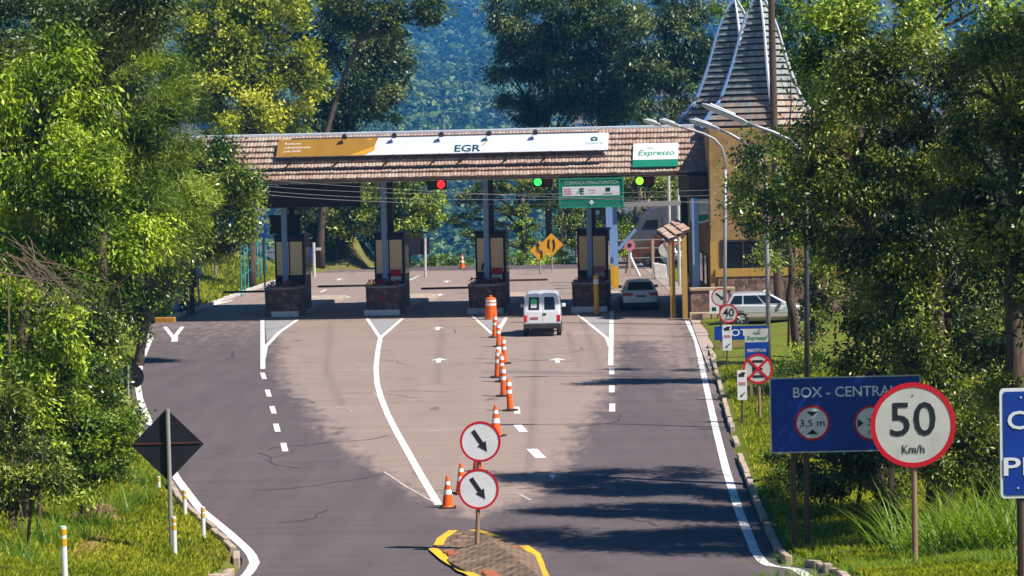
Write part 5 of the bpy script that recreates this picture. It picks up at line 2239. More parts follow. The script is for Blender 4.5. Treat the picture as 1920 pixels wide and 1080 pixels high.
def car(name, label, cat, loc, rotz, paint, st, cab, wheels, wr, group=None, lower=None, tail=None, split=(), mirrors=True, plate=True, w=.86, head=False):
    """st: body stations (y, w, zb, zt) rear to front; cab: dict(rb, rt, ft, fb, belt, roof, wb, wr)"""
    t = thing(name, label, cat, loc, rotz, group)
    b = MB()
    b.loft([body_sec(*q) for q in st])
    b.build('body', paint, t, smooth=False, bevel=.035)
    if lower:
        b = MB()
        b.loft([body_sec(y, w_ + .006, zb - .002, zb + (zt - zb) * lower, 1.0) for y, w_, zb, zt in st[1:-1]])
        b.build('lower_panel', 'cardusty', t, bevel=.01)
    c = cab
    be, ro = c['belt'] - .05, c['roof']
    def P(y0, y1, u, s_):      # side of the cabin: u = 0 belt, 1 roof
        return (s_ * (c['wb'] + (c['wr'] - c['wb']) * u), y0 + (y1 - y0) * u, be + (ro - be) * u)
    b = MB()
    ring_ = []
    ys = [(c['rb'], c['rt'])] + [(c['rb'] + (c['fb'] - c['rb']) * f, c['rt'] + (c['ft'] - c['rt']) * f) for f in (.2, .5, .8)] + [(c['fb'], c['ft'])]
    for k_, (y0, y1) in enumerate(ys):
        sg = .035 * math.sin(math.pi * k_ / 4)
        ring_.append([P(y0, y1, 0, -1), P(y0, y1, .9, -1), (-c['wr'] * .86, y1, ro + sg * .6), (0, y1, ro + .03 + sg), (c['wr'] * .86, y1, ro + sg * .6), P(y0, y1, .9, 1), P(y0, y1, 0, 1)])
    b.loft(ring_)
    b.build('cabin', paint, t, bevel=.05, seg=3)
    # side glass
    for s_ in (-1, 1):
        edges = [0.0] + list(split) + [1.0]
        for e0, e1 in zip(edges[:-1], edges[1:]):
            g0, g1 = e0 + (.07 if e0 == 0 else .016), e1 - (.08 if e1 == 1 else .016)
            vs = []
            for u in (.17, .84):
                for f in (g0, g1):
                    y0 = c['rb'] + (c['fb'] - c['rb']) * f
                    y1 = c['rt'] + (c['ft'] - c['rt']) * f
                    p = P(y0, y1, u, s_)
                    vs.append((p[0] + s_ * .012, p[1], p[2] + .003))
            b = MB()
            vs2 = [(p[0] - s_ * .03, p[1], p[2]) for p in vs]
            b.add(vs + vs2, [(0, 1, 3, 2), (4, 6, 7, 5), (0, 4, 5, 1), (2, 3, 7, 6), (0, 2, 6, 4), (1, 5, 7, 3)])
            b.build('side_window', 'carglass', t)
    for nm, y0, y1, s_ in (('rear_window', c['rb'], c['rt'], -1), ('windscreen', c['fb'], c['ft'], 1)):
        d = Vector((0, y1 - y0, ro - be)).normalized()
        n_ = Vector((0, s_ * d.z, -s_ * d.y)) * .014
        vs = []
        for u in (.16, .88):
            for f in (-.86, .86):
                p = P(y0, y1, u, f)
                vs.append(Vector(p) + n_)
        vs2 = [p - n_ * 3 for p in vs]
        b = MB()
        b.add(vs + vs2, [(0, 1, 3, 2), (4, 6, 7, 5), (0, 4, 5, 1), (2, 3, 7, 6), (0, 2, 6, 4), (1, 5, 7, 3)])
        b.build(nm, 'carglass', t)
    for y in wheels:
        for s_ in (-1, 1):
            b = MB()
            b.tube([(s_ * (w - .12), y, wr), (s_ * (w + .008), y, wr)], wr * 1.17, 22)
            b.build('wheel_arch', 'plastic', t)
            wheel(t, s_ * (w - .085), y, wr)
    if tail:
        for s_ in (-1, 1):
            x0, x1, y0, y1, z0, z1 = tail
            b = MB()
            b.box(min(s_ * x0, s_ * x1), max(s_ * x0, s_ * x1), y0, y1, z0, z1)
            b.build('tail_light', 'taillight', t, bevel=.015)
    if head:
        for s_ in (-1, 1):
            yf, zf = st[-1][0], st[-1][3]
            b = MB()
            b.box(min(s_ * .42, s_ * .8), max(s_ * .42, s_ * .8), yf - .12, yf + .02, zf - .18, zf - .03)
            b.build('headlight', 'tileedge', t, bevel=.02)
    if mirrors:
        for s_ in (-1, 1):
            x = s_ * (c['wb'] + .10)
            b = MB()
            b.box(x - .09, x + .09, c['fb'] - .55, c['fb'] - .43, be + .06, be + .21)
            b.build('mirror', paint, t, bevel=.03)
    return t


# white panel van waiting before the booth
P = G(1020, 631)
t = car('van', 'white panel van with twin rear doors driving towards the booths', 'van', Vector((P.x, P.y + 2.0, 0)), -.035, 'carwhite',
        [(-1.98, .76, .42, 1.10), (-1.93, .80, .36, 1.14), (0, .81, .34, 1.12), (1.0, .80, .34, 1.02), (1.75, .78, .34, .90), (2.05, .68, .40, .78)],
        dict(rb=-1.97, rt=-1.86, ft=.35, fb=1.15, belt=1.1, roof=1.86, wb=.80, wr=.70), (-1.28, 1.28), .29, split=(.62,), mirrors=True, w=.80)
for ch in list(t.children):
    if ch.name.startswith(('rear_window', 'side_window')):
        bpy.data.objects.remove(ch)
be_, ro_ = 1.05, 1.86
def vrear(x, z, o_=.0):
    u = (z - be_) / (ro_ - be_)
    return (x, -1.97 + .11 * u - o_, z)
for s_ in (-1, 1):
    dr = MB()
    x0, x1 = (.03, .70)
    vs = [vrear(s_ * x0, 1.06, .012), vrear(s_ * x1, 1.06, .012), vrear(s_ * .63, 1.76, .012), vrear(s_ * x0, 1.76, .012)]
    dr.add(vs + [(p[0], p[1] + .03, p[2]) for p in vs], [(0, 1, 2, 3), (4, 7, 6, 5), (0, 4, 5, 1), (1, 5, 6, 2), (2, 6, 7, 3), (3, 7, 4, 0)])
    dr.box(min(s_ * x0, s_ * .60), max(s_ * x0, s_ * .60), -1.99, -1.95, .58, 1.058)
    door = dr.build('rear_door', 'carwhite', t)
    g = MB()
    vs = [vrear(s_ * .11, 1.16, .022), vrear(s_ * .58, 1.16, .022), vrear(s_ * .54, 1.70, .022), vrear(s_ * .11, 1.70, .022)]
    g.add(vs + [(p[0], p[1] + .008, p[2]) for p in vs], [(0, 1, 2, 3), (4, 7, 6, 5), (0, 4, 5, 1), (1, 5, 6, 2), (2, 6, 7, 3), (3, 7, 4, 0)])
    g.build('rear_window', 'carglass', door)
    if s_ == -1:
        k_ = MB()
        k_.add([vrear(-.47, 1.24, .027), vrear(-.22, 1.24, .027), vrear(-.22, 1.50, .027), vrear(-.47, 1.50, .027)], [(0, 1, 2, 3)])
        k_.build('sticker', 'signwhite', door)
        k_ = MB()
        n_ = 20
        k_.add([vrear(-.34 + .15 * math.cos(2 * math.pi * j / n_), 1.51 + .13 * math.sin(2 * math.pi * j / n_), .031) for j in range(n_)], [tuple(range(n_))])
        k_.build('green_sticker', 'sticker', door)
        k_ = MB()
        k_.box(-.52, -.16, -2.0, -1.991, .74, .84)
        k_.build('number_plate', 'plate', door)
    else:
        k_ = MB()
        k_.box(.05, .18, -2.01, -1.991, .93, 1.0)
        k_.build('handle', 'black', door)
    k_ = MB()
    k_.box(min(s_ * .64, s_ * .79), max(s_ * .64, s_ * .79), -2.0, -1.88, .64, .93)
    k_.build('tail_light', 'taillight', t, bevel=.02)
    k_ = MB()
    vs = []
    g = MB()
    vs = [(s_ * .792, .18, 1.16), (s_ * .792, .90, 1.16), (s_ * .74, .45, 1.62), (s_ * .74, .18, 1.62)]
    g.add([(p[0] + s_ * .012, p[1], p[2]) for p in vs] + [(p[0] - s_ * .02, p[1], p[2]) for p in vs], [(0, 1, 2, 3), (4, 7, 6, 5), (0, 4, 5, 1), (1, 5, 6, 2), (2, 6, 7, 3), (3, 7, 4, 0)])
    g.build('side_window', 'carglass', t)
k_ = MB()
k_.box(-.80, .80, -2.08, -1.90, .34, .57)
k_.build('bumper', 'plastic', t, bevel=.04)
k_ = MB()
k_.box(-.5, .5, -1.9, -1.5, .2, .34)
k_.build('underbody', 'dark', t)

# pale blue sedan in the right lane
P = G(1202, 583)
t = car('car', 'pale blue hatchback with red tail lights stopped in the rightmost lane', 'car', Vector((P.x, P.y + 2.1, 0)), .0, 'carblue',
        [(-2.12, .72, .40, .86), (-2.04, .86, .30, .97), (-1.2, .90, .24, .99), (0, .905, .24, .96), (1.1, .89, .24, .90), (1.9, .82, .26, .78), (2.15, .60, .34, .62)],
        dict(rb=-1.93, rt=-1.28, ft=.2, fb=1.05, belt=.98, roof=1.43, wb=.80, wr=.58), (-1.32, 1.32), .32, split=(.33, .66), tail=(.40, .84, -2.16, -2.0, .76, .89), w=.89)
k_ = MB()
k_.box(-.88, .88, -2.14, -1.9, .25, .42)
k_.build('diffuser', 'black', t, bevel=.03)
k_ = MB()
k_.box(-.24, .24, -2.135, -2.10, .68, .79)
k_.build('number_plate', 'plate', t)

# silver hatchback parked crosswise by the building
P = G(1450, 611)
t = car('car', 'dusty silver hatchback parked broadside behind the 40 sign', 'car', Vector((P.x - .35, P.y, .06)), R(-88), 'carsilver',
        [(-1.98, .66, .42, .80), (-1.90, .80, .30, .98), (-1.2, .83, .24, 1.0), (0, .83, .24, .97), (1.0, .82, .24, .93), (1.7, .78, .26, .84), (2.0, .6, .36, .66)],
        dict(rb=-1.93, rt=-1.5, ft=.1, fb=1.1, belt=.95, roof=1.44, wb=.79, wr=.64), (-1.2, 1.25), .33, split=(.28, .62), lower=.55, tail=(.6, .8, -1.96, -1.85, .72, .95), w=.82, head=True)
k_ = MB()
k_.add([(.838, .72, .93), (.838, .92, .93), (.834, .60, .70), (.834, .40, .70)], [(0, 1, 2, 3)])
k_.build('blue_door_stripe', 'letterw', t)

# white car behind it
P = G(1478, 592)
t = car('car', 'white car behind the dusty silver hatchback, by the building wall', 'car', Vector((P.x + .3, P.y + .2, .1)), R(-78), 'carwhite',
        [(-1.98, .66, .42, .84), (-1.90, .80, .30, 1.02), (-1.2, .83, .24, 1.05), (0, .83, .24, 1.02), (1.0, .82, .24, .98), (1.7, .78, .26, .88), (2.0, .6, .36, .68)],
        dict(rb=-1.84, rt=-1.35, ft=.15, fb=1.05, belt=1.05, roof=1.56, wb=.79, wr=.62), (-1.2, 1.25), .31, split=(.30, .62), tail=(.6, .8, -1.96, -1.85, .72, .95), w=.82, head=True)

P = atY(1262, 505, 170)
t = car('van', 'white van partly hidden behind the triangle sign', 'van', Vector((P.x + .5, 171, 0)), R(-160), 'carwhite',
        [(-1.98, .76, .42, 1.10), (-1.93, .80, .36, 1.14), (0, .81, .34, 1.12), (1.0, .80, .34, 1.02), (1.75, .78, .34, .90), (2.05, .68, .40, .78)],
        dict(rb=-1.97, rt=-1.86, ft=.35, fb=1.15, belt=1.1, roof=1.9, wb=.80, wr=.70), (-1.28, 1.28), .29, split=(.5,), mirrors=True, w=.80)

# coach standing across the side road
P = atY(1160, 520, 172)
t = thing('coach', 'grey and rust red coach parked across the far side road', 'coach', (P.x + .3, 172, 0), 0)
prof = [(0, .5), (0, 1.4), (.35, 2.0), (1.1, 3.3), (1.9, 3.9), (3.0, 4.15), (11, 4.1), (11, .5)]
b = MB()
b.prism(prof, 0, 2.5)
b.build('body', 'coachgrey', t, bevel=.15, seg=3)
b = MB()
b.prism([(.02, .52), (.02, 1.3), (1.0, 1.5), (2.2, 2.2), (10.9, 2.3), (10.9, .52)], -.02, -.002)
b.build('side_panel', 'coachred', t)
b = MB()
b.prism([(1.25, 2.55), (1.55, 3.1), (2.3, 3.15), (2.3, 2.55)], -.03, -.003)
b.build('driver_window', 'carglass', t)
b = MB()
for k in range(5):
    b.box(2.6 + k * 1.6, 4.05 + k * 1.6, -.03, -.003, 2.55, 3.5)
b.build('side_window', 'coachgrey', t)
b = MB()
b.add([(-.01, .2, 1.45), (-.01, 2.3, 1.45), (1.08, 2.3, 3.28), (1.08, .2, 3.28)], [(0, 1, 2, 3)])
b.build('windscreen', 'carglass', t)
for x in (1.7, 8.5):
    b = MB()
    b.tube([(x, -.03, .5), (x, .3, .5)], .5, 20)
    wl_ = b.build('wheel', 'rubber', t)
    b = MB()
    b.tube([(x, -.05, .5), (x, -.031, .5)], .28, 16)
    b.build('rim', 'darksteel', wl_)

# ================================================================== VEGETATION
def rot_any(v, rng):
    return v / np.maximum(1e-9, np.linalg.norm(v, axis=1, keepdims=True))


def leaf_cloud(lobes, rng, L, Wd, k, clump, droop=.35, flat=.75, shell=.5):
    """leaf quads for a list of ellipsoid lobes (cx,cy,cz,rx,ry,rz) in world metres"""
    V, T = [], []
    for (cx, cy, cz, rx, ry, rz) in lobes:
        area = math.pi * rx * rz
        n = int(k * area / (L * Wd * .5))
        nc = max(7, int(2.2 * area / (clump * clump)))
        d = rot_any(rng.normal(size=(nc, 3)), rng)
        rad = (shell + (1 - shell) * rng.random(nc) ** .6)[:, None] * (1 + .13 * rng.normal(size=(nc, 1)))
        cc = np.array([cx, cy, cz]) + d * rad * np.array([rx, ry, rz])
        ctint = rng.uniform(.05, .82, nc)
        csz = rng.uniform(.6, 1.3, nc) * clump
        w = csz ** 2
        ci = rng.choice(nc, n, p=w / w.sum())
        off = rng.normal(size=(n, 3)) * (csz[ci] * .32)[:, None] * np.array([1, 1, flat])
        c = cc[ci] + off
        out = rot_any(off + d[ci] * .5 * clump, rng)
        a = rot_any(out * .7 + rng.normal(size=(n, 3)) * .65 + np.array([0, 0, -droop]), rng)
        b = rot_any(np.cross(a, rot_any(rng.normal(size=(n, 3)), rng) + np.array([0, 0, .9])), rng)
        s = rng.uniform(.65, 1.3, n)[:, None]
        la, wb = a * (L * .5) * s, b * (Wd * .5) * s
        bend = np.cross(a, b) * (Wd * .22) * s
        V.append(np.stack([c - la, c + wb + bend, c + la, c - wb + bend], 1).reshape(-1, 3))
        t = np.clip(ctint[ci] + rng.normal(size=n) * .11, 0, 1)
        t = np.where(rng.random(n) < .015, 1, t)
        T.append(np.repeat(t, 4))
    V = np.concatenate(V)
    return V, np.arange(len(V)).reshape(-1, 4), np.concatenate(T)


TREE_N = [0]
LEAFK = .66
LEAFSUM = [0]


def tree(name, label, Y, lobes, mat, L, Wd, k=5, clump=.9, trunk=None, bark='bark', droop=.35, tr=.16, group=None, dY=.5, shell=.5, cat='tree', limbs=True, flat=.75, k2=None):
    """lobes in pixels (px, py, rx, ry[, dY]) placed at distance Y; trunk = list of (px, py) from the ground upward"""
    TREE_N[0] += 1
    lk = LEAFK if Y < 120 else .8
    L, Wd = L * lk, Wd * lk
    rng = np.random.default_rng(100 + TREE_N[0])
    rnd = random.Random(TREE_N[0])
    W = []
    for q in lobes:
        y = Y + (q[4] if len(q) > 4 else rnd.uniform(-1, 1) * dY * q[2] / F * Y)
        c = atY(q[0], q[1], y)
        rx, rz = q[2] / F * y, q[3] / F * y
        W.append((c.x, c.y, c.z, rx, .85 * rx, rz))
    if trunk:
        tp = [atY(px, py, Y) for px, py in trunk]
        g = tz(tp[0].x, Y)
        tp[0] = Vector((tp[0].x, Y, g))
    else:
        cx = sum(w[0] for w in W) / len(W)
        g = tz(cx, Y)
        top = max(w[2] for w in W)
        tp = [Vector((cx, Y, g)), Vector((cx + .2, Y, g + (top - g) * .5)), Vector((cx - .1, Y, top))]
    o_ = tp[0].copy()
    t = thing(name, label, cat, o_, 0, group)
    V, Q, T = leaf_cloud(W, rng, L, Wd, k, clump, droop, flat, shell)
    LEAFSUM[0] += len(Q)
    V = V - np.array(o_)
    raw_mesh('crown', V, Q, mat, T, t)
    if tr:
        b = MB()
        pts = [Vector(p) - o_ for p in tp]
        pts[0] = pts[0] - Vector((0, 0, .3))
        fine = [pts[0]]
        for a, c in zip(pts[:-1], pts[1:]):
            for j in range(1, 5):
                p = a.lerp(c, j / 4)
                p = p + Vector((rnd.uniform(-1, 1), rnd.uniform(-1, 1), 0)) * tr * .4
                fine.append(p)
        b.tube([tuple(p) for p in fine], [tr * (1.25 if j == 0 else 1 - .7 * j / len(fine)) for j in range(len(fine))], 9)
        if limbs:
            for w in W:
                e = Vector(w[:3]) - o_
                zz = e.z - w[5] * .6
                st = min(fine, key=lambda p: abs(p.z - max(zz - w[3] * .8, pts[0].z + 1)))
                m_ = st.lerp(e, .5) + Vector((rnd.uniform(-.3, .3), rnd.uniform(-.3, .3), .2))
                b.tube([tuple(st), tuple(m_), tuple(e)], [tr * .5, tr * .33, tr * .12], 6)
                for _ in range(3):
                    d = Vector((rnd.gauss(0, 1), rnd.gauss(0, 1), rnd.gauss(0, .6))).normalized()
                    e2 = e + Vector((d.x * w[3], d.y * w[4], d.z * w[5])) * .8
                    b.tube([tuple(m_), tuple(m_.lerp(e2, .6) + Vector((0, 0, .15))), tuple(e2)], [tr * .25, tr * .15, tr * .05], 5)
        b.build('trunk', bark, t, smooth=True, fix=False)
    return t


# ---- left roadside
tree('broadleaf_tree', 'bright green drooping broadleaf tree at the left edge, middle height', 60, [(60, 215, 120, 110), (10, 330, 90, 110), (150, 270, 65, 70), (100, 130, 90, 60)], MT['leafbright'], .26, .085, 5.5, .8, trunk=[(40, 800), (50, 500), (60, 250)], droop=.9, tr=.2)
tree('broadleaf_tree', 'dark glinting tree in the top left corner behind the bright drooping one', 74, [(50, 40, 140, 90), (190, 70, 120, 110), (265, 20, 70, 70), (20, 130, 90, 70)], MT['leafbluegreen'], .26, .10, 5, .9, trunk=[(180, 780), (190, 400), (180, 100)], tr=.22)
tree('feathery_tree', 'soft feathery green tree between the left edge and the yellow tree', 82, [(245, 150, 95, 120), (300, 260, 68, 100), (235, 340, 110, 120), (330, 370, 60, 90), (200, 240, 80, 100), (300, 450, 60, 60)], MT['leafmid'], .42, .035, 6, .9, trunk=[(190, 720), (225, 400), (250, 120)], tr=.2, droop=.15)
tree('shrubby_tree', 'yellow tinged bushy tree at the left edge above the dry twigs', 57, [(50, 420, 110, 90), (160, 360, 95, 80), (215, 430, 75, 70), (110, 300, 70, 60), (190, 500, 70, 60)], MT['leafbright'], .20, .085, 5.5, .7, trunk=[(40, 850), (60, 600), (100, 400)], tr=.08, droop=.7)
tree('glossy_tree', 'glossy small leaved tree covering the left end of the toll canopy', 104, [(415, 315, 58, 60), (430, 380, 55, 70), (340, 415, 85, 75), (270, 505, 62, 70), (225, 585, 50, 45), (390, 455, 48, 42), (325, 530, 26, 34), (300, 350, 80, 90), (455, 350, 30, 36), (375, 285, 40, 40), (400, 285, 44, 40), (440, 330, 42, 40), (455, 375, 34, 34)], MT['leafglossy'], .24, .12, 5, .9, trunk=[(255, 640), (290, 500), (350, 350)], tr=.2)
tree('shrub', 'lime green leafy shrub at the left edge below the dry twigs', 55, [(40, 640, 85, 80), (20, 570, 60, 40), (90, 690, 60, 60), (30, 740, 70, 60), (110, 620, 50, 40)], MT['leafbright'], .20, .08, 5, .6, cat='shrub', tr=.05, droop=.6)
tree('shrub', 'dark glossy shrub beside the half hidden round sign', 74, [(160, 600, 65, 65), (150, 690, 65, 70), (185, 640, 36, 50), (182, 725, 24, 36), (110, 600, 55, 55)], MT['leafglossy'], .20, .095, 5, .7, cat='shrub', tr=.07)
tree('shrub', 'very dark tall shrub behind the tall grass on the left verge', 64, [(100, 760, 95, 90), (60, 820, 70, 70), (170, 770, 62, 75), (90, 690, 70, 60), (150, 840, 60, 50), (215, 800, 40, 50), (90, 870, 60, 36)], MT['leafglossy'], .19, .08, 5, .6, cat='shrub', tr=.06)
tree('shrub', 'olive low shrub in the bottom left corner', 51, [(20, 860, 65, 60), (60, 900, 60, 34), (10, 760, 50, 60), (20, 925, 60, 30), (95, 905, 40, 26)], MT['leafolive'], .18, .05, 5, .5, cat='shrub', tr=.04)
tree('shrub', 'leafy green shrub at the foot of the yellow tinged tree, above the earth mound', 58, [(100, 850, 75, 62), (150, 890, 60, 36), (60, 820, 60, 60), (190, 850, 50, 50), (232, 825, 36, 44), (120, 780, 60, 50)], MT['leafmid'], .18, .07, 6, .5, cat='shrub', tr=.04)
tree('understory_tree', 'deep green tree filling the gap behind the feathery tree', 112, [(140, 330, 190, 200), (230, 170, 110, 140), (100, 80, 180, 140), (150, 560, 110, 100)], MT['leafdark'], .34, .15, 3.5, 1.4, trunk=[(190, 600), (190, 400), (200, 150)], tr=.25)
tree('yellow_tree', 'tall yellow green tree rising behind the left end of the canopy', 158, [(430, 80, 95, 110), (510, 60, 90, 100), (535, 175, 70, 80), (440, 200, 95, 65), (580, 120, 30, 60), (385, 60, 60, 90), (380, 160, 55, 90), (500, 230, 90, 30)], MT['leafyellow'], .34, .20, 5, 1.3, trunk=[(470, 520), (470, 300), (480, 60)], tr=.28)
tree('background_tree', 'grey green tree right of the yellow tree behind the canopy', 188, [(640, 120, 85, 110), (600, 40, 70, 80), (700, 180, 62, 55), (735, 130, 32, 50), (650, 220, 80, 40), (690, 90, 60, 60)], MT['leafbluegreen'], .38, .16, 5, 1.5, trunk=[(650, 500), (650, 300), (650, 100)], tr=.3)
tree('background_tree', 'overhanging dark branch tree at the top beside the blue hill gap', 180, [(720, 20, 60, 45), (775, 15, 50, 32), (815, 22, 24, 26), (735, 60, 30, 25), (650, 10, 80, 50)], MT['leafdark'], .36, .16, 4.5, 1.1, trunk=[(600, 500), (610, 250), (690, 20)], tr=.28)
# ---- bank and trees seen under the canopy, left to right
tree('background_tree', 'olive tree on the earth bank seen between the first two columns', 182, [(600, 390, 58, 60), (655, 400, 52, 60), (570, 430, 40, 45), (690, 380, 40, 60), (630, 450, 50, 34)], MT['leafolive'], .32, .15, 5, 1.1, trunk=[(630, 500), (632, 440), (630, 380)], tr=.2)
tree('background_tree', 'light green tree seen right of the second column under the canopy', 180, [(792, 370, 42, 42), (762, 420, 42, 36), (812, 410, 30, 34), (775, 350, 45, 30), (745, 455, 28, 22)], MT['leafmid'], .32, .17, 5, 1.0, trunk=[(765, 498), (768, 450), (780, 380)], tr=.16)
tree('background_tree', 'dark tree directly behind the second column under the canopy', 186, [(720, 370, 45, 50), (745, 350, 40, 30), (710, 430, 32, 40)], MT['leafdark'], .32, .16, 4.5, 1.0, tr=.16)
tree('pine_tree', 'tiered dark pine with layered branches behind the third column', 188, [(880, 380, 24, 16), (868, 410, 18, 14), (885, 440, 26, 12), (905, 360, 34, 18), (945, 395, 42, 8), (960, 425, 40, 7), (950, 345, 45, 22), (1000, 385, 32, 10), (985, 455, 26, 9), (1010, 350, 40, 26)], MT['leafolive'], .30, .09, 5, .6, trunk=[(978, 500), (978, 430), (976, 335)], tr=.28, droop=.1, flat=.4)
tree('ivy_trunk_tree', 'leaf wrapped tree trunk left of the yellow diamond signs', 184, [(985, 425, 13, 22), (990, 460, 9, 20), (978, 395, 12, 16)], MT['leafmid'], .26, .14, 5, .5, trunk=[(986, 500), (984, 440), (980, 370)], tr=.2, limbs=False)
for k, (lab, ppx, lb) in enumerate((('slender gum tree above the upper yellow diamond sign', 1052, [(1045, 370, 34, 36), (1062, 425, 22, 26), (1040, 345, 40, 18)]),
                                    ('slender gum tree just left of the booth with the yellow post', 1078, [(1085, 400, 30, 40), (1075, 450, 18, 30), (1090, 350, 40, 22)]),
                                    ('slender gum tree directly behind the green hanging sign', 1128, [(1125, 400, 34, 34), (1150, 360, 34, 30), (1110, 440, 26, 26)]))):
    tree('gum_tree', lab, 190 + 3 * k, lb, MT['leafolive'], .30, .11, 5, .8, trunk=[(ppx, 500), (ppx + 2, 420), (ppx + 1, 335)], bark='palebark', tr=.15, group='slender gum trees behind the right booths')
tree('gum_tree', 'thick pale trunked gum tree behind the grey coach', 182, [(1185, 352, 36, 26), (1225, 365, 36, 34), (1240, 410, 26, 30), (1165, 395, 22, 40)], MT['leafolive'], .30, .13, 5, .8, trunk=[(1196, 510), (1197, 420), (1198, 335)], bark='palebark', tr=.42)
tree('shrub', 'bright lime shrub left of the grey coach', 166, [(1174, 440, 15, 26), (1168, 462, 12, 16)], MT['leafbright'], .26, .15, 5, .6, cat='shrub', tr=.06)
tree('background_tree', 'sunlit green tree seen through the gap beside the building porch', 186, [(1265, 350, 34, 34), (1290, 390, 26, 34), (1255, 400, 30, 30)], MT['leafmid'], .30, .16, 5, .9, tr=.16)
tree('shrub', 'low bright bushes along the crest left of the third booth', 183, [(830, 492, 36, 10), (790, 494, 40, 11), (865, 494, 24, 9)], MT['leafmid'], .26, .14, 5, .6, cat='shrub', tr=.05)
tree('shrub', 'low bright bushes along the crest below the yellow diamond signs', 181, [(960, 490, 36, 12), (1010, 492, 40, 12), (1050, 488, 26, 16)], MT['leafbright'], .26, .14, 5, .6, cat='shrub', tr=.05)
# ---- dark tall trees behind the canopy on the right
tree('eucalyptus_tree', 'tall dark eucalyptus at the right side of the blue hill gap', 206, [(1000, 50, 75, 90), (965, 150, 40, 55), (1050, 130, 80, 90), (960, 30, 40, 50), (985, 215, 45, 30), (1050, 215, 50, 30)], MT['leafbluegreen'], .42, .15, 5, 1.4, trunk=[(1030, 500), (1030, 300), (1020, 40)], tr=.35, droop=.8)
tree('eucalyptus_tree', 'tall dark eucalyptus above the white end of the roof banner', 203, [(1130, 60, 85, 100), (1110, 160, 70, 70), (1170, 190, 60, 50), (1080, 20, 60, 60)], MT['leafdark'], .42, .15, 5, 1.4, trunk=[(1130, 500), (1132, 300), (1130, 40)], tr=.35, droop=.8)
tree('eucalyptus_tree', 'tall dark eucalyptus directly left of the tiled spires', 198, [(1230, 80, 75, 100), (1290, 60, 60, 90), (1260, 180, 70, 60), (1320, 130, 40, 70), (1200, 130, 50, 60)], MT['leafbluegreen'], .40, .15, 5, 1.3, trunk=[(1260, 500), (1262, 300), (1260, 60)], tr=.35, droop=.8)
tree('eucalyptus_tree', 'green tree behind the right hand spire and the utility poles', 176, [(1470, 60, 50, 90), (1500, 150, 55, 80), (1420, 60, 55, 80), (1385, 40, 40, 70), (1545, 190, 60, 70)], MT['leafmid'], .36, .15, 4.5, 1.2, trunk=[(1470, 400), (1470, 250), (1465, 60)], tr=.3)
# ---- right roadside
tree('roadside_tree', 'leafy tree whose branches hang over the street lamp and ochre building', 99, [(1440, 345, 48, 50, -9), (1410, 400, 28, 60, -9), (1500, 320, 55, 60, -9), (1480, 420, 46, 55, -9), (1425, 290, 38, 34, -10), (1525, 420, 40, 80, -9), (1395, 350, 20, 40, -4), (1440, 480, 28, 26, -4), (1470, 265, 40, 30, -9)], MT['leafglossy'], .22, .10, 4.6, .8, trunk=[(1505, 662), (1484, 560), (1476, 420)], tr=.24, shell=.25, limbs=False)
tree('roadside_tree', 'slim dark trunked tree just right of the leaning trunk by the silver hatchback', 96, [(1540, 520, 36, 70), (1530, 600, 24, 50), (1560, 440, 40, 60)], MT['leafolive'], .22, .09, 4.5, .8, trunk=[(1522, 668), (1524, 560), (1530, 430)], tr=.13)
tree('roadside_tree', 'broad olive tree left of the dense right hand trees, above the BOX CENTRAL board', 61, [(1590, 320, 80, 80), (1525, 370, 36, 70), (1530, 285, 40, 40), (1620, 230, 95, 100), (1635, 440, 80, 85), (1645, 560, 75, 85), (1680, 330, 80, 90), (1640, 680, 70, 60)], MT['leafolive'], .20, .075, 5, .8, trunk=[(1640, 800), (1640, 560), (1630, 300)], tr=.24)
tree('roadside_tree', 'largest dense olive tree directly above the 50 sign', 57, [(1745, 190, 120, 130), (1720, 340, 110, 110), (1790, 480, 115, 110), (1700, 520, 90, 100), (1760, 640, 100, 90), (1690, 650, 70, 70), (1640, 150, 70, 80)], MT['leafolive'], .19, .075, 5, .75, trunk=[(1760, 900), (1755, 560), (1745, 240)], tr=.28)
tree('roadside_tree', 'dense dark tree at the right edge above the blue CA PI board', 53, [(1880, 150, 100, 140), (1870, 330, 100, 130), (1890, 520, 95, 130), (1900, 680, 80, 90), (1960, 300, 100, 200)], MT['leafolive'], .18, .07, 5, .75, trunk=[(1900, 900), (1900, 560), (1890, 200)], tr=.26)
tree('roadside_tree', 'brighter green treetop in the upper right, behind the olive trees', 63, [(1590, 100, 75, 90), (1690, 40, 110, 80), (1830, 20, 110, 70), (1540, 210, 40, 60), (1560, 40, 36, 40)], MT['leafmid'], .24, .09, 4.5, .9, trunk=[(1640, 760), (1640, 400), (1640, 80)], tr=.24)
tree('roadside_tree', 'tall tree beyond the right edge that shades the near road', 51, [(2040, -20, 150, 230), (2040, -330, 130, 260), (2020, 330, 140, 190), (2090, 560, 130, 160), (1985, 560, 60, 90)], MT['leafolive'], .24, .10, 3.5, 1.0, trunk=[(2060, 950), (2060, 500), (2050, 100)], tr=.26)
tree('understory_tree', 'dark understory tree filling the gaps behind the broad olive tree', 84, [(1740, 630, 90, 80), (1860, 560, 130, 150), (1780, 440, 120, 120), (1850, 300, 120, 150)], MT['leafdark'], .26, .11, 4, 1.1, trunk=[(1760, 740), (1755, 560), (1760, 350)], tr=.2)
tree('shrub', 'black green shrub in the shade beneath the BOX CENTRAL board', 58, [(1560, 880, 80, 55), (1640, 890, 90, 60), (1600, 820, 80, 50)], MT['leafdark'], .17, .07, 4.5, .6, cat='shrub', tr=.05)
tree('shrub', 'dark shrub between the 50 sign and the CA PI board', 56, [(1790, 800, 90, 80), (1850, 880, 70, 60), (1760, 880, 70, 50)], MT['leafolive'], .17, .06, 5, .6, cat='shrub', tr=.05)
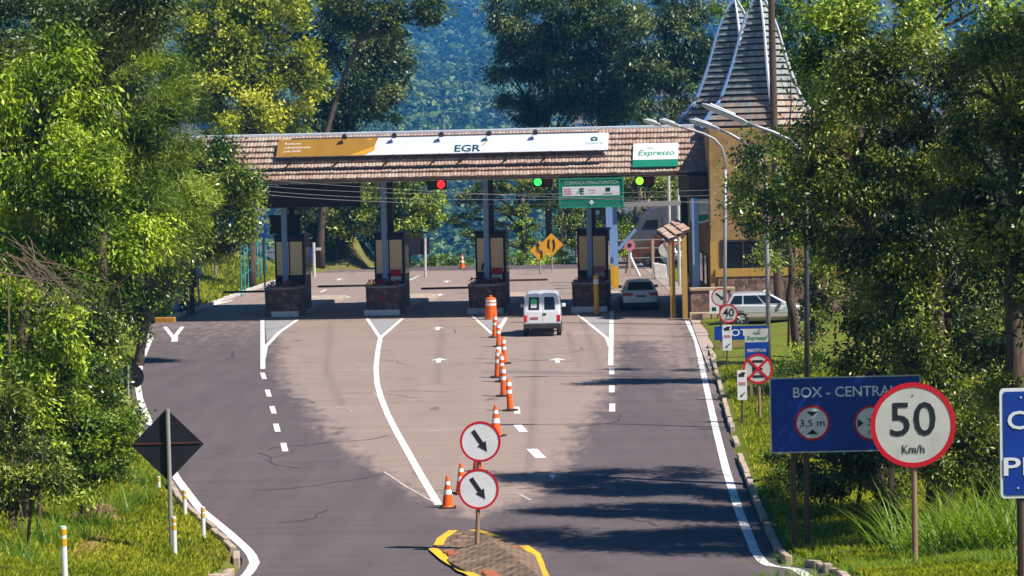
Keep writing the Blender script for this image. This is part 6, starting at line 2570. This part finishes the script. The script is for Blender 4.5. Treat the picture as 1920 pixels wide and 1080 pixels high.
tree('shrub', 'shaded low shrub hiding the kerb left of the BOX CENTRAL posts', 61, [(1465, 880, 36, 26), (1490, 900, 40, 34), (1455, 915, 18, 16)], MT['leafmid'], .15, .05, 4.5, .4, cat='shrub', tr=.03)
tree('shrub', 'round shrub on the grass right of the street lamp pole and crossed out sign', 92, [(1490, 690, 44, 36), (1540, 700, 46, 46), (1500, 740, 40, 40)], MT['leafmid'], .18, .07, 4, .6, cat='shrub', tr=.05)

# dry leafless thicket at the left edge
P = GT(90, 840)
P = Vector((atY(20, 560, 54.5).x, 54.5, tz(atY(20, 560, 54.5).x, 54.5)))
t = thing('dry_thicket', 'leafless tangle of pale dry branches at the left edge', 'shrub', P)
rnd = random.Random(12)
b = MB()
for k in range(26):
    a = atY(rnd.uniform(-20, 60), rnd.uniform(440, 520), 54.5 + rnd.uniform(-1, 1.5))
    c = atY(rnd.uniform(80, 240), rnd.uniform(520, 640), 54.5 + rnd.uniform(-1, 1.5))
    m_ = a.lerp(c, .5) + Vector((0, 0, rnd.uniform(-.1, .15)))
    r = rnd.uniform(.005, .014)
    b.tube([tuple(a - P), tuple(m_ - P), tuple(c - P)], [r, r * .8, r * .3], 4)
    for j in range(3):
        s_ = m_.lerp(c, rnd.random())
        e = s_ + Vector((rnd.uniform(-.4, .5), rnd.uniform(-.4, .4), rnd.uniform(-.5, .4)))
        b.tube([tuple(s_ - P), tuple(e - P)], [r * .5, r * .2], 4)
for k in range(3):
    a = atY(rnd.uniform(-30, 30), 520, 54.5)
    b.tube([(rnd.uniform(-.6, .6), rnd.uniform(-.3, .3), -.2), tuple(a - P)], [.035, .015], 5)
b.build('branches', 'twig', t, fix=False)

# bare tree limbs in front of the spire
P = atY(1478, 640, 104)
t = thing('bare_sapling', 'leafless reddish sapling in front of the right spire', 'tree', (P.x, 104, tz(P.x, 104)))
b = MB()
P = Vector(t.location)
rnd = random.Random(4)
for px0, py0, px1, py1, r in ((1478, 640, 1480, 240, .06), (1480, 240, 1482, 150, .035), (1480, 230, 1440, 200, .02), (1481, 215, 1500, 180, .02), (1481, 190, 1462, 150, .015), (1480, 250, 1510, 215, .018), (1482, 150, 1476, 125, .01), (1479, 270, 1450, 240, .015), (1440, 200, 1420, 190, .01), (1500, 180, 1512, 150, .01)):
    a, c = atY(px0, py0, 104), atY(px1, py1, 104)
    if py0 == 640:
        a = P - Vector((0, 0, .2))
    b.tube([tuple(a - P), tuple(a.lerp(c, .5) - P + Vector((.05, 0, 0))), tuple(c - P)], [r, r * .85, r * .6], 6)
b.build('trunk', 'coachred', t, fix=False)

# ---- earth bank and soil patches
def mound(name, cx, cy, rx, ry, h, mat, seed=1, label=None, cat=None):
    rng = np.random.default_rng(seed)
    u = np.linspace(0, 1, 14)
    th = np.linspace(0, 2 * math.pi, 40, endpoint=False)
    ph = rng.random(6) * 6
    v = []
    for a in u:
        for q_ in th:
            rr = a * (1 + .12 * math.sin(3 * q_ + ph[0]) + .08 * math.sin(5 * q_ + ph[1]))
            x, y = cx + rx * rr * math.cos(q_), cy + ry * rr * math.sin(q_)
            z = tz(x, y) + h * (math.cos(min(1, a) * math.pi) * .5 + .5) * (1 + .25 * math.sin(x * 3 / max(.3, rx) + ph[2]) * math.sin(y * 4 / max(.3, ry) + ph[3])) - .06 * (a > .95)
            v.append((x, y, z))
    i_ = np.arange(14 * 40).reshape(14, 40)
    q = np.stack([i_[:-1], np.roll(i_[:-1], -1, 1), np.roll(i_[1:], -1, 1), i_[1:]], -1).reshape(-1, 4)
    q = q[:, ::-1]
    o = raw_mesh(name, np.array(v), q, mat, smooth=True)
    return o
MT['bankmat'] = M('earth_and_grass_bank', (.22, .13, .06), .95, var=.3, scale=1.1, col2=(.13, .15, .03), bump=.5)
P = atY(640, 512, 182)
structure(mound('earth_bank', P.x, 188, 5.2, 9, 4.2, 'bankmat', 3))
P = GT(180, 975)
tag(mound('earth_mound', P.x, P.y + .4, .75, 1.1, .30, 'soil', 5), 'bare brown earth mound on the left verge', 'earth mound')
P = GT(175, 1025)
tag(mound('soil_patch', P.x, P.y, .45, 1.6, .06, 'soil', 8), 'bare soil strip running down from the earth mound', 'soil patch')

# ---- grass
def grass_blades(n, xr_, yr_, hmin, hmax, w, rng, keep, bend=.5):
    X = rng.uniform(*xr_, n)
    Y = rng.uniform(*yr_, n)
    m = keep(X, Y)
    X, Y = X[m], Y[m]
    Z = terrain(X, Y)
    n = len(X)
    h = rng.uniform(hmin, hmax, n)
    a = rng.uniform(0, 2 * math.pi, n)
    d = np.stack([np.cos(a), np.sin(a), np.zeros(n)], 1)
    s_ = np.stack([-np.sin(a), np.cos(a), np.zeros(n)], 1)
    o = np.stack([X, Y, Z - .01], 1)
    up = np.array([0, 0, 1.0])
    ww = (w * rng.uniform(.6, 1.4, n))[:, None]
    v0, v1 = o - s_ * ww, o + s_ * ww
    mid = o + up * (h * .6)[:, None] + d * (h * bend * .3)[:, None]
    tip = o + up * (h * (1 - .25 * bend))[:, None] + d * (h * bend)[:, None]
    v2, v3 = mid + s_ * ww * .8, tip
    V = np.stack([v0, v1, v2, v3], 1).reshape(-1, 3)
    pt = .5 + .5 * np.sin(X * .9 + 1.3 * np.sin(Y * .35)) * np.sin(Y * .5 + X * .4)
    pt = .6 * pt + .4 * (.5 + .5 * np.sin(X * 3.1 + np.sin(Y * 2.3) * 2) * np.sin(Y * 1.7 - X))
    T = np.clip(.0 + .75 * pt + rng.normal(size=n) * .2 + .5 * (rng.random(n) < .05), 0, 1)
    return V, np.repeat(T, 4)


def in_view(X, Y, m=60):
    px = 960 + X / Y * F
    return (px > -m) & (px < 1920 + m)


rng = np.random.default_rng(9)
def left_keep(X, Y):
    dl = np.interp(Y, LEY, LEX) - .25 - X
    return (dl > .3) & in_view(X, Y)
def right_keep(X, Y):
    dr = X - np.interp(Y, REY, REX) - .35
    apr = (Y > 96) & (Y < 133)
    return (dr > .35) & in_view(X, Y) & ~apr
parts = [grass_blades(70000, (-12, -4.8), (31, 50), .05, .13, .010, rng, left_keep), grass_blades(60000, (-14, -4.8), (50, 70), .06, .16, .014, rng, left_keep),
         grass_blades(30000, (-18, -9), (70, 110), .08, .22, .02, rng, left_keep), grass_blades(30000, (-26, -13), (132, 178), .1, .3, .035, rng, left_keep),
         grass_blades(90000, (3.9, 11), (30, 46), .05, .14, .011, rng, right_keep), grass_blades(60000, (5, 14), (46, 66), .06, .17, .014, rng, right_keep), grass_blades(60000, (5, 16), (66, 97), .06, .18, .018, rng, right_keep)]
V = np.concatenate([p[0] for p in parts])
T = np.concatenate([p[1] for p in parts])
MT['grassmat'] = leaf_mat('grass_blades', [(.09, .13, .006), (.24, .28, .01), (.40, .40, .02), (.50, .40, .08)], .35, .6, .2)
g = raw_mesh('grass', V, np.arange(len(V)).reshape(-1, 4), 'grassmat', T)
g['kind'] = 'stuff'


def tall_blades(spots, rng, Lr, w, name, mat, arcing=1.0):
    """spots: (x, y, radius, count); long arching blades"""
    VV, TT, QQ = [], [], []
    base_i = 0
    ns = 5
    for (x, y, r, n) in spots:
        a = rng.uniform(0, 2 * math.pi, n)
        rad = r * np.sqrt(rng.random(n))
        X, Y = x + rad * np.cos(a), y + rad * np.sin(a)
        Z = terrain(X, Y)
        L = rng.uniform(*Lr, n)
        az = rng.uniform(0, 2 * math.pi, n)
        d = np.stack([np.cos(az), np.sin(az), np.zeros(n)], 1)
        s_ = np.stack([-np.sin(az), np.cos(az), np.zeros(n)], 1)
        lean = rng.uniform(.15, .6, n)
        curl = rng.uniform(.5, 1.6, n) * arcing
        pos = np.stack([X, Y, Z - .05], 1)
        rows_ = []
        for k in range(ns + 1):
            f = k / ns
            ang = lean + curl * f
            if k:
                pos = pos + (d * np.sin(ang)[:, None] + np.array([0, 0, 1.0]) * np.cos(ang)[:, None]) * (L / ns)[:, None]
            ww = w * (1 - f ** 2 * .95) * rng.uniform(.8, 1.2)
            rows_.append(np.stack([pos - s_ * ww, pos + s_ * ww], 1))
        R_ = np.stack(rows_, 1)       # n, ns+1, 2, 3
        VV.append(R_.reshape(-1, 3))
        tt = np.clip(rng.uniform(.2, .8, n) + .0, 0, 1)
        TT.append(np.repeat(tt, (ns + 1) * 2))
        i_ = base_i + np.arange(n)[:, None] * (ns + 1) * 2 + np.arange(ns)[None] * 2
        QQ.append(np.stack([i_, i_ + 1, i_ + 3, i_ + 2], -1).reshape(-1, 4))
        base_i += n * (ns + 1) * 2
    o = raw_mesh(name, np.concatenate(VV), np.concatenate(QQ), mat, np.concatenate(TT))
    o['kind'] = 'stuff'
    return o


MT['tallmat'] = leaf_mat('tall_grass_blades', [(.04, .09, .006), (.10, .19, .01), (.20, .30, .02), (.34, .38, .06)], .4, .45, .4)
spots = []
for px, py, Y_, r, n in ((1460, 1010, 45, .5, 120), (1500, 1000, 44, .6, 160), (1560, 1000, 43, .6, 160), (1620, 990, 43, .6, 170), (1680, 985, 43, .6, 170), (1740, 985, 42, .6, 180), (1800, 990, 41, .6, 180), (1860, 1000, 40, .6, 170), (1910, 1020, 38, .5, 120),
                         (1440, 960, 52, .5, 120), (1480, 950, 50, .5, 120), (1540, 955, 50, .6, 120), (1400, 900, 62, .4, 90)):
    x = (px - 960) / F * Y_
    spots.append((x, Y_, r, n))
tall_blades(spots, rng, (.22, .55), .009, 'tall_grass', 'tallmat')
spots = []
for px, Y_, r, n in ((1800, 46, .7, 260), (1860, 45, .7, 240), (1740, 48, .6, 160), (1910, 44, .6, 160), (1690, 50, .5, 110), (1840, 50, .8, 200)):
    spots.append(((px - 960) / F * Y_, Y_, r, n))
tall_blades(spots, rng, (.8, 1.9), .014, 'tall_grass', 'tallmat', .9)
spots = []
for px, Y_, r, n in ((200, 60, .5, 200), (160, 58, .5, 200), (240, 62, .4, 160), (120, 56, .5, 160), (270, 66, .35, 110), (80, 54, .5, 140), (290, 70, .3, 80), (30, 50, .6, 160), (230, 74, .4, 100)):
    spots.append(((px - 960) / F * Y_, Y_, r, n))
tall_blades(spots, rng, (.35, .95), .012, 'tall_grass', 'tallmat', .8)

# ---- far wooded hill
def hill_z(X, Y):
    return np.where(Y < 1500, -37 + (Y - 1000) * .104, 15 + (Y - 1500) * .0763) + 9 * np.sin(X * .01 + Y * .0027) + 7 * np.sin(X * .02 - Y * .0057)
hx = np.linspace(-1200, 1200, 70)
hy = np.linspace(800, 4900, 95)
MT['hillmat'] = M('forest_floor', (.05, .06, .02), .95, var=.4, scale=.008, col2=(.14, .11, .06))
structure(grid_obj('hill', hx, hy, hill_z, 'hillmat'))
nt_ = 7600
Y_ = 860 * (4700 / 860) ** rng.random(nt_)
core = rng.random(nt_) < .75
X_ = np.where(core, rng.uniform(-.062, .02, nt_) * Y_, rng.uniform(-.2, .2, nt_) * Y_)
Z_ = hill_z(X_, Y_)
Rr = rng.uniform(11, 26, nt_) * Y_ / 5000
m_ = 110
d = rot_any(rng.normal(size=(nt_, m_, 3)).reshape(-1, 3), rng).reshape(nt_, m_, 3)
d[..., 2] = np.abs(d[..., 2]) * 1.0 - .15
c = np.stack([X_, Y_, Z_ + Rr * .9], 1)[:, None] + d * Rr[:, None, None] * (1 + .15 * rng.normal(size=(nt_, m_, 1))) * np.array([1, 1, 1.25])
c = c.reshape(-1, 3)
n = len(c)
dn = rot_any(d.reshape(-1, 3) + .35 * rng.normal(size=(n, 3)), rng)
a = rot_any(np.cross(dn, rng.normal(size=(n, 3))), rng)
b_ = rot_any(np.cross(dn, a), rng)
sz = rng.uniform(.15, .30, n)[:, None] * np.repeat(Rr, m_)[:, None]
V = np.stack([c - a * sz, c + b_ * sz, c + a * sz, c - b_ * sz], 1).reshape(-1, 3)
tt = np.repeat(np.clip(rng.uniform(.0, 1.0, nt_)[:, None] + .06 * rng.normal(size=(nt_, m_)), 0, 1).ravel(), 4)
MT['farleaf'] = leaf_mat('far_forest_leaves', [(.006, .024, .008), (.025, .065, .012), (.07, .145, .026), (.20, .29, .06)], .12)
o = raw_mesh('far_forest', V, np.arange(len(V)).reshape(-1, 4), 'farleaf', tt)
o['kind'] = 'stuff'

# ================================================================== AIR, SKY, SUN
hz = MB()
hz.box(-1300, 1300, -30, 5050, -215, 420)
ho = hz.build('haze', 'white')
ho['kind'] = 'stuff'
hm = bpy.data.materials.new('haze_air')
hm.use_nodes = True
nt = hm.node_tree
nt.nodes.remove(nt.nodes['Principled BSDF'])
pv = nt.nodes.new('ShaderNodeVolumePrincipled')
pv.inputs['Color'].default_value = (.07, .37, .95, 1)
pv.inputs['Density'].default_value = .00023
pv.inputs['Anisotropy'].default_value = .0
nt.links.new(pv.outputs[0], nt.nodes['Material Output'].inputs['Volume'])
ho.data.materials.clear()
ho.data.materials.append(hm)

SUN_AZ, SUN_EL = R(118), R(52)          # clockwise from the viewing direction
sdir = Vector((math.sin(SUN_AZ) * math.cos(SUN_EL), math.cos(SUN_AZ) * math.cos(SUN_EL), math.sin(SUN_EL)))
sl_ = bpy.data.lights.new('sun', 'SUN')
sl_.energy = 4.8
sl_.angle = R(.5)
sl_.color = (1, .94, .85)
so = bpy.data.objects.new('sun', sl_)
COL.objects.link(so)
so.rotation_euler = sdir.to_track_quat('Z', 'Y').to_euler()
w = bpy.data.worlds.new('World')
S.world = w
w.use_nodes = True
nt = w.node_tree
sky = nt.nodes.new('ShaderNodeTexSky')
sky.sky_type = 'NISHITA'
sky.sun_disc = False
sky.sun_elevation = SUN_EL
sky.sun_rotation = SUN_AZ
sky.altitude = 700
hs = nt.nodes.new('ShaderNodeHueSaturation')
hs.inputs['Saturation'].default_value = 1.5
nt.links.new(sky.outputs[0], hs.inputs['Color'])
nt.links.new(hs.outputs[0], nt.nodes['Background'].inputs[0])
nt.nodes['Background'].inputs[1].default_value = .05
S.view_settings.view_transform = 'Standard'
S.view_settings.look = 'None'
S.view_settings.gamma = 1
S.view_settings.use_curve_mapping = False
S.view_settings.exposure = .75
S.cycles.max_bounces = 6
S.cycles.diffuse_bounces = 4
S.cycles.transmission_bounces = 3
S.cycles.volume_bounces = 0
S.cycles.use_denoising = True
